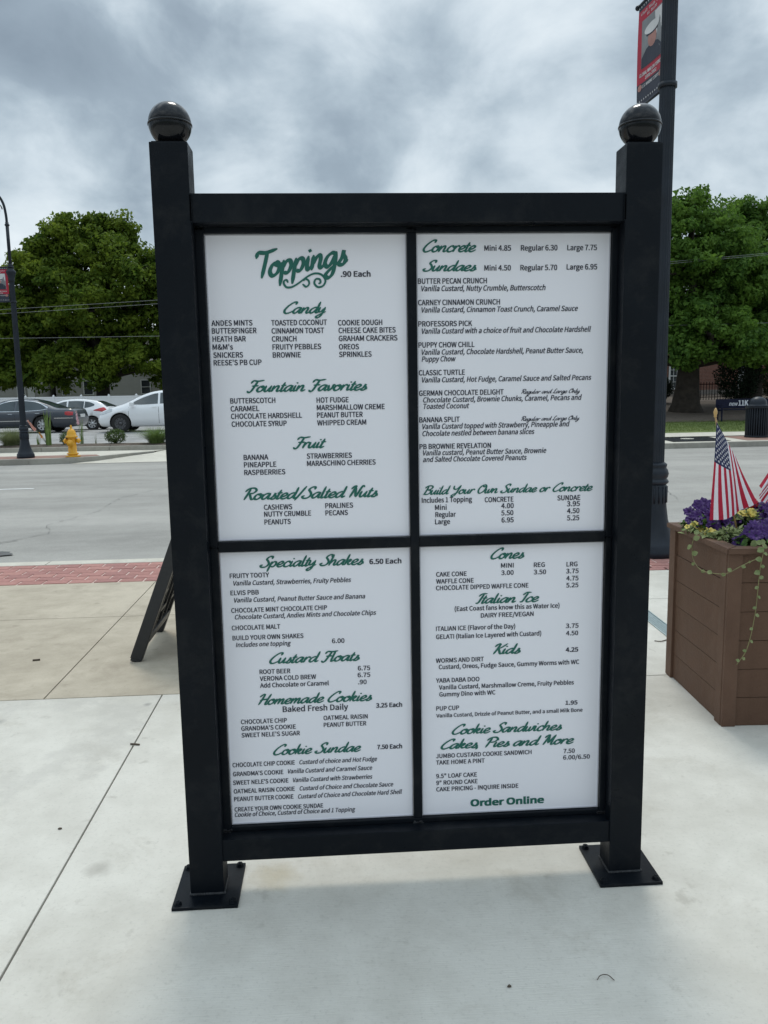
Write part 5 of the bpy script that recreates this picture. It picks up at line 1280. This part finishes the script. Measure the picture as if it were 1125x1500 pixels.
for _ in range(26000):
    x = r.uniform(9.5, 24); y = r.uniform(25.45, 28.3 + .3 * math.sin(x)); z = lz(x, y); a = r.uniform(0, PI); h_ = r.uniform(.03, .075); w = .006
    gm.v += [(x - w * math.cos(a), y - w * math.sin(a), z), (x + w * math.cos(a), y + w * math.sin(a), z), (x + r.uniform(-.03, .03), y + r.uniform(-.03, .03), z + h_)]; k = len(gm.v); gm.f.append((k - 3, k - 2, k - 1)); gm.m.append(0); gm.smooth.append(False)
tag(gm.build('grass', leafmat('lawn_grass', (.07, .11, .02), (.17, .22, .06), 2.2, .3)), 'short mown green grass across the street at the right', 'grass', kind='stuff')

# ------------------------------------------------------------------ far buildings, fence, wires
SID = mat('pale_siding', (.40, .39, .36), .8, .06, 2); WFR = mat('white_window_frame', (.68, .68, .66), .6, .05, 4); DKG = mat('dark_window_glass', (.03, .035, .04), .15, .3, 1, spec=.7); ROOF = mat('shingle_roof', (.16, .15, .145), .9, .25, 4)
def house(label, x0, x1, y0, y1, z0, zt, rz_, wins, doors=(), wallm=SID, nboards=22, group='houses beyond the white fence'):
    t = thing('house', label, 'house', ((x0 + x1) / 2, y0, z0), 0, group); w = (x1 - x0) / 2; H = zt - z0; D = y1 - y0
    MB().box(-w, w, .02, D, 0, H).build('wall', wallm, t)
    m = MB(); bh_ = H / nboards
    for i in range(nboards): m.add([(-w - .01, 0, i * bh_), (w + .01, 0, i * bh_), (w + .01, .016, (i + 1) * bh_), (-w - .01, .016, (i + 1) * bh_)], [(0, 1, 2, 3)]); m.add([(-w - .01, 0, i * bh_), (w + .01, 0, i * bh_), (w + .01, .018, i * bh_), (-w - .01, .018, i * bh_)], [(0, 1, 2, 3)])
    m.build('siding', wallm, t)
    m = MB(); e = .35; m.add([(-w - e, -e, H), (w + e, -e, H), (w + e, D / 2, H + rz_), (-w - e, D / 2, H + rz_), (-w - e, D + e, H), (w + e, D + e, H)], [(0, 1, 2, 3), (3, 2, 5, 4), (0, 3, 4), (1, 5, 2)])
    m.build('roof', ROOF, t)
    for (x, z, ww, hh) in wins:
        f_ = MB(); b = .07
        for (a0, a1, c0, c1) in ((x - b, x + ww + b, z - b, z), (x - b, x + ww + b, z + hh, z + hh + b), (x - b, x, z, z + hh), (x + ww, x + ww + b, z, z + hh), (x, x + ww, z + hh / 2 - .02, z + hh / 2 + .02)): f_.box(a0, a1, -.05, .02, c0, c1)
        q = f_.build('window', WFR, t); MB().box(x, x + ww, -.012, .0, z, z + hh).build('pane', DKG, q)
    for (x, ww, hh) in doors: MB().box(x, x + ww, -.04, .0, 0, hh).build('door', WFR, t)
    return t
house('pale sided house with a door seen under the maple at the left edge', -36, -24.2, 66, 76, .3, 5.6, 2.4, [(-2.5, .9, .9, 1.5), (1.5, .9, .9, 1.5), (4.1, .9, .55, 1.7)], [(4.9, .55, 2.4)])
house('long pale sided house behind the fence seen under the maple crown', -23.6, -14.5, 68, 78, .3, 4.6, 2.2, [(.2 - 2.4, 1.7, .7, 1.1), (2.6, 1.7, .7, 1.1), (-4.0, 1.7, .6, 1.0)])
house('cream house peeping between the maple trunk and the left sign post', -13.8, -3.0, 64, 74, .3, 4.4, 2.2, [(-3.4, 1.2, .8, 1.2), (-1.0, 1.2, .8, 1.2), (2.0, 1.2, .8, 1.2)], wallm=mat('cream_siding', (.45, .42, .38), .8, .06, 2))
VIN = mat('white_vinyl', (.78, .78, .77), .4, .03, 2)
t = thing('vinyl_fence', 'long white vinyl privacy fence behind the parked cars', 'fence', (-17, 53, .08))
post_m = MB(); post_m.box(-.065, .065, -.065, .065, 0, 1.74); post_m.add([(-.08, -.08, 1.74), (.08, -.08, 1.74), (.08, .08, 1.74), (-.08, .08, 1.74), (0, 0, 1.84)], [(0, 1, 4), (1, 2, 4), (2, 3, 4), (3, 0, 4), (3, 2, 1, 0)]); pm = post_m.mesh('post', VIN)
pb = MB(); pb.box(-.84, .84, -.02, .02, .08, 1.6); pb.box(-.84, .84, -.035, .035, 1.60, 1.70); pb.box(-.84, .84, -.035, .035, .04, .12)
for i in range(9): pb.box(-.84 + i * .187 + .001, -.84 + i * .187 + .006, -.0225, -.0195, .12, 1.6)
bm2 = pb.mesh('fence_panel', VIN)
for i in range(-16, 15):
    link('post', pm, t, (i * 1.81, 0, 0)); link('fence_panel', bm2, t, (i * 1.81 + .905, 0, 0))
WR = mat('wire', (.24, .25, .25), .6, .1, 3)
for (za, zb_, lb) in ((5.02, 5.32, 'upper of three thin overhead wires crossing the maple'), (4.86, 5.18, 'middle of three thin overhead wires crossing the maple'), (3.95, 3.96, 'lowest thin overhead wire crossing the maple')):
    A_, B_ = Vector((-42, 30, za - (zb_ - za) * 4.5)), Vector((18, 30, zb_ + (zb_ - za) * 4.0)); P = []
    for k in range(25):
        s = k / 24; p = A_.lerp(B_, s); p.z += 1.6 * ((2 * s - 1) ** 2 - .08) * (.3 if zb_ - za > .1 else .12); P.append(tuple(p))
    q = MB().tube(P, .006, 5).build('power_line', WR); tag(q, lb, 'wire', 'overhead wires on the left')
# brick building
t = thing('brick_building', 'red brick building with white framed windows behind the oak trees', 'building', (21, 46, 1.15)); 
MB().box(-13, 16, .02, 10, .35, 4.2).build('wall', mat('far_brick', (.20, .085, .06), .9, .3, 12), t)
MB().box(-13.02, 16.02, 0, 10.02, -.8, .35).build('foundation', mat('foundation_block', (.19, .17, .15), .9, .2, 5), t)
m = MB(); m.add([(-13.6, -.6, 4.2), (16.6, -.6, 4.2), (16.6, 5, 6.6), (-13.6, 5, 6.6), (-13.6, 10.6, 4.2), (16.6, 10.6, 4.2)], [(0, 1, 2, 3), (3, 2, 5, 4), (0, 3, 4), (1, 5, 2), (0, 4, 5, 1)]); m.build('roof', ROOF, t)
cm = MB()
for j in range(46):
    z = .36 + j * .083; cm.add([(-13, .008, z), (16, .008, z), (16, .008, z + .012), (-13, .008, z + .012)], [(0, 1, 2, 3)])
tag(cm.build('mortar_course', mat('far_mortar', (.30, .24, .2), .9, .1, 5), t), kind='stuff')
for x in (-9.2, -5.0, -.72, 3.62, 7.8, 12):
    b = .09; ww, hh, z = .62, 1.45, .5; f_ = MB()
    for (a0, a1, c0, c1) in ((x - b, x + ww + b, z - b, z), (x - b, x + ww + b, z + hh, z + hh + b), (x - b, x, z, z + hh), (x + ww, x + ww + b, z, z + hh), (x, x + ww, z + hh / 2 - .03, z + hh / 2 + .03)): f_.box(a0, a1, -.06, .0, c0, c1)
    q = f_.build('window', WFR, t); MB().box(x, x + ww, -.02, -.004, z, z + hh).build('pane', DKG, q)
    mm_ = MB()
    for k in (1, 2): mm_.box(x + ww * k / 3 - .01, x + ww * k / 3 + .01, -.035, -.021, z, z + hh)
    mm_.box(x, x + ww, -.035, -.021, z + hh * .25 - .01, z + hh * .25 + .01); mm_.box(x, x + ww, -.035, -.021, z + hh * .75 - .01, z + hh * .75 + .01); mm_.build('muntins', WFR, q)
t = thing('iron_fence', 'short black iron picket fence between the oak trunk and the bench', 'fence', (18.6, 38.5, 1.0))
IRN = MT['black']
for zz in (.12, .78): MB().box(-.05, 3.2, -.015, .015, zz, zz + .04).build('rail', IRN, t)
pk = MB().box(-.012, .012, -.012, .012, .0, .92).mesh('picket', IRN)
for i in range(22): link('picket', pk, t, (i * .15, 0, 0))
# small things on the pavement
def bit(name, label, cat, pts, r, c): 
    q = MB().tube(pts, r, 6).build(name, c); tag(q, label, cat, 'litter on the pavement'); return q
BRN = mat('dry_twig', (.09, .07, .05), .9, .2, 20)
bit('twig', 'thin curved twig on the white pavement at lower right', 'twig', [tuple(p) for p in catmull([(.424, -.501, .004), (.436, -.491, .008), (.455, -.491, .008), (.468, -.507, .004)], 5)], .0012, BRN)
bit('twig', 'short straight twig lying across the left pavement joint', 'twig', [(-1.186, 1.117, .004), (-1.165, 1.112, .005), (-1.143, 1.106, .004)], .004, BRN)
bit('twig', 'small curved twig on the pavement between the sign and planter', 'twig', [tuple(p) for p in catmull([(1.72, 2.32, .004), (1.75, 2.30, .006), (1.80, 2.33, .004)], 5)], .003, BRN)
bit('cigarette_butt', 'dark flattened scrap on the tan pavement at the left', 'litter', [(-2.07, 2.375, .005), (-2.03, 2.383, .005)], .006, BRN)
bit('pebble', 'tiny dark pebble on the white pavement at bottom centre right', 'pebble', [(.183, -.505, .003), (.188, -.503, .004), (.193, -.505, .003)], [.002, .004, .002], BRN)
bit('pebble', 'tiny dark pebble on the white pavement left of the sign', 'pebble', [(-1.272, .408, .003), (-1.265, .408, .004), (-1.258, .410, .003)], [.002, .004, .002], BRN)
gt = thing('drain_grate', 'narrow perforated metal trench drain beside the planter box', 'drain grate', (1.90, 2.9, 0))
ax = math.atan2(.303, -.013 * -1 * .6) - PI / 2
MB().box(-.048, .048, -1.1, .55, -.03, .0015).build('channel', MT['black_dull'], gt)
gb = MB()
for i in range(110):
    y = -1.095 + i * .015
    for k in range(5): gb.box(-.040 + k * .017, -.040 + k * .017 + .011, y, y + .008, .0015, .006)
for x in (-.048, .042): gb.box(x, x + .006, -1.1, .55, .0015, .008)
for x in (-.0265, -.0095, .0075, .0245): gb.box(x, x + .005, -1.1, .55, .001, .005)
tag(gb.build('grating', mat('galvanised_grate', (.42, .50, .50), .4, .1, 30, metallic=.3), gt), kind='stuff')
gt.rotation_euler[2] = -.04
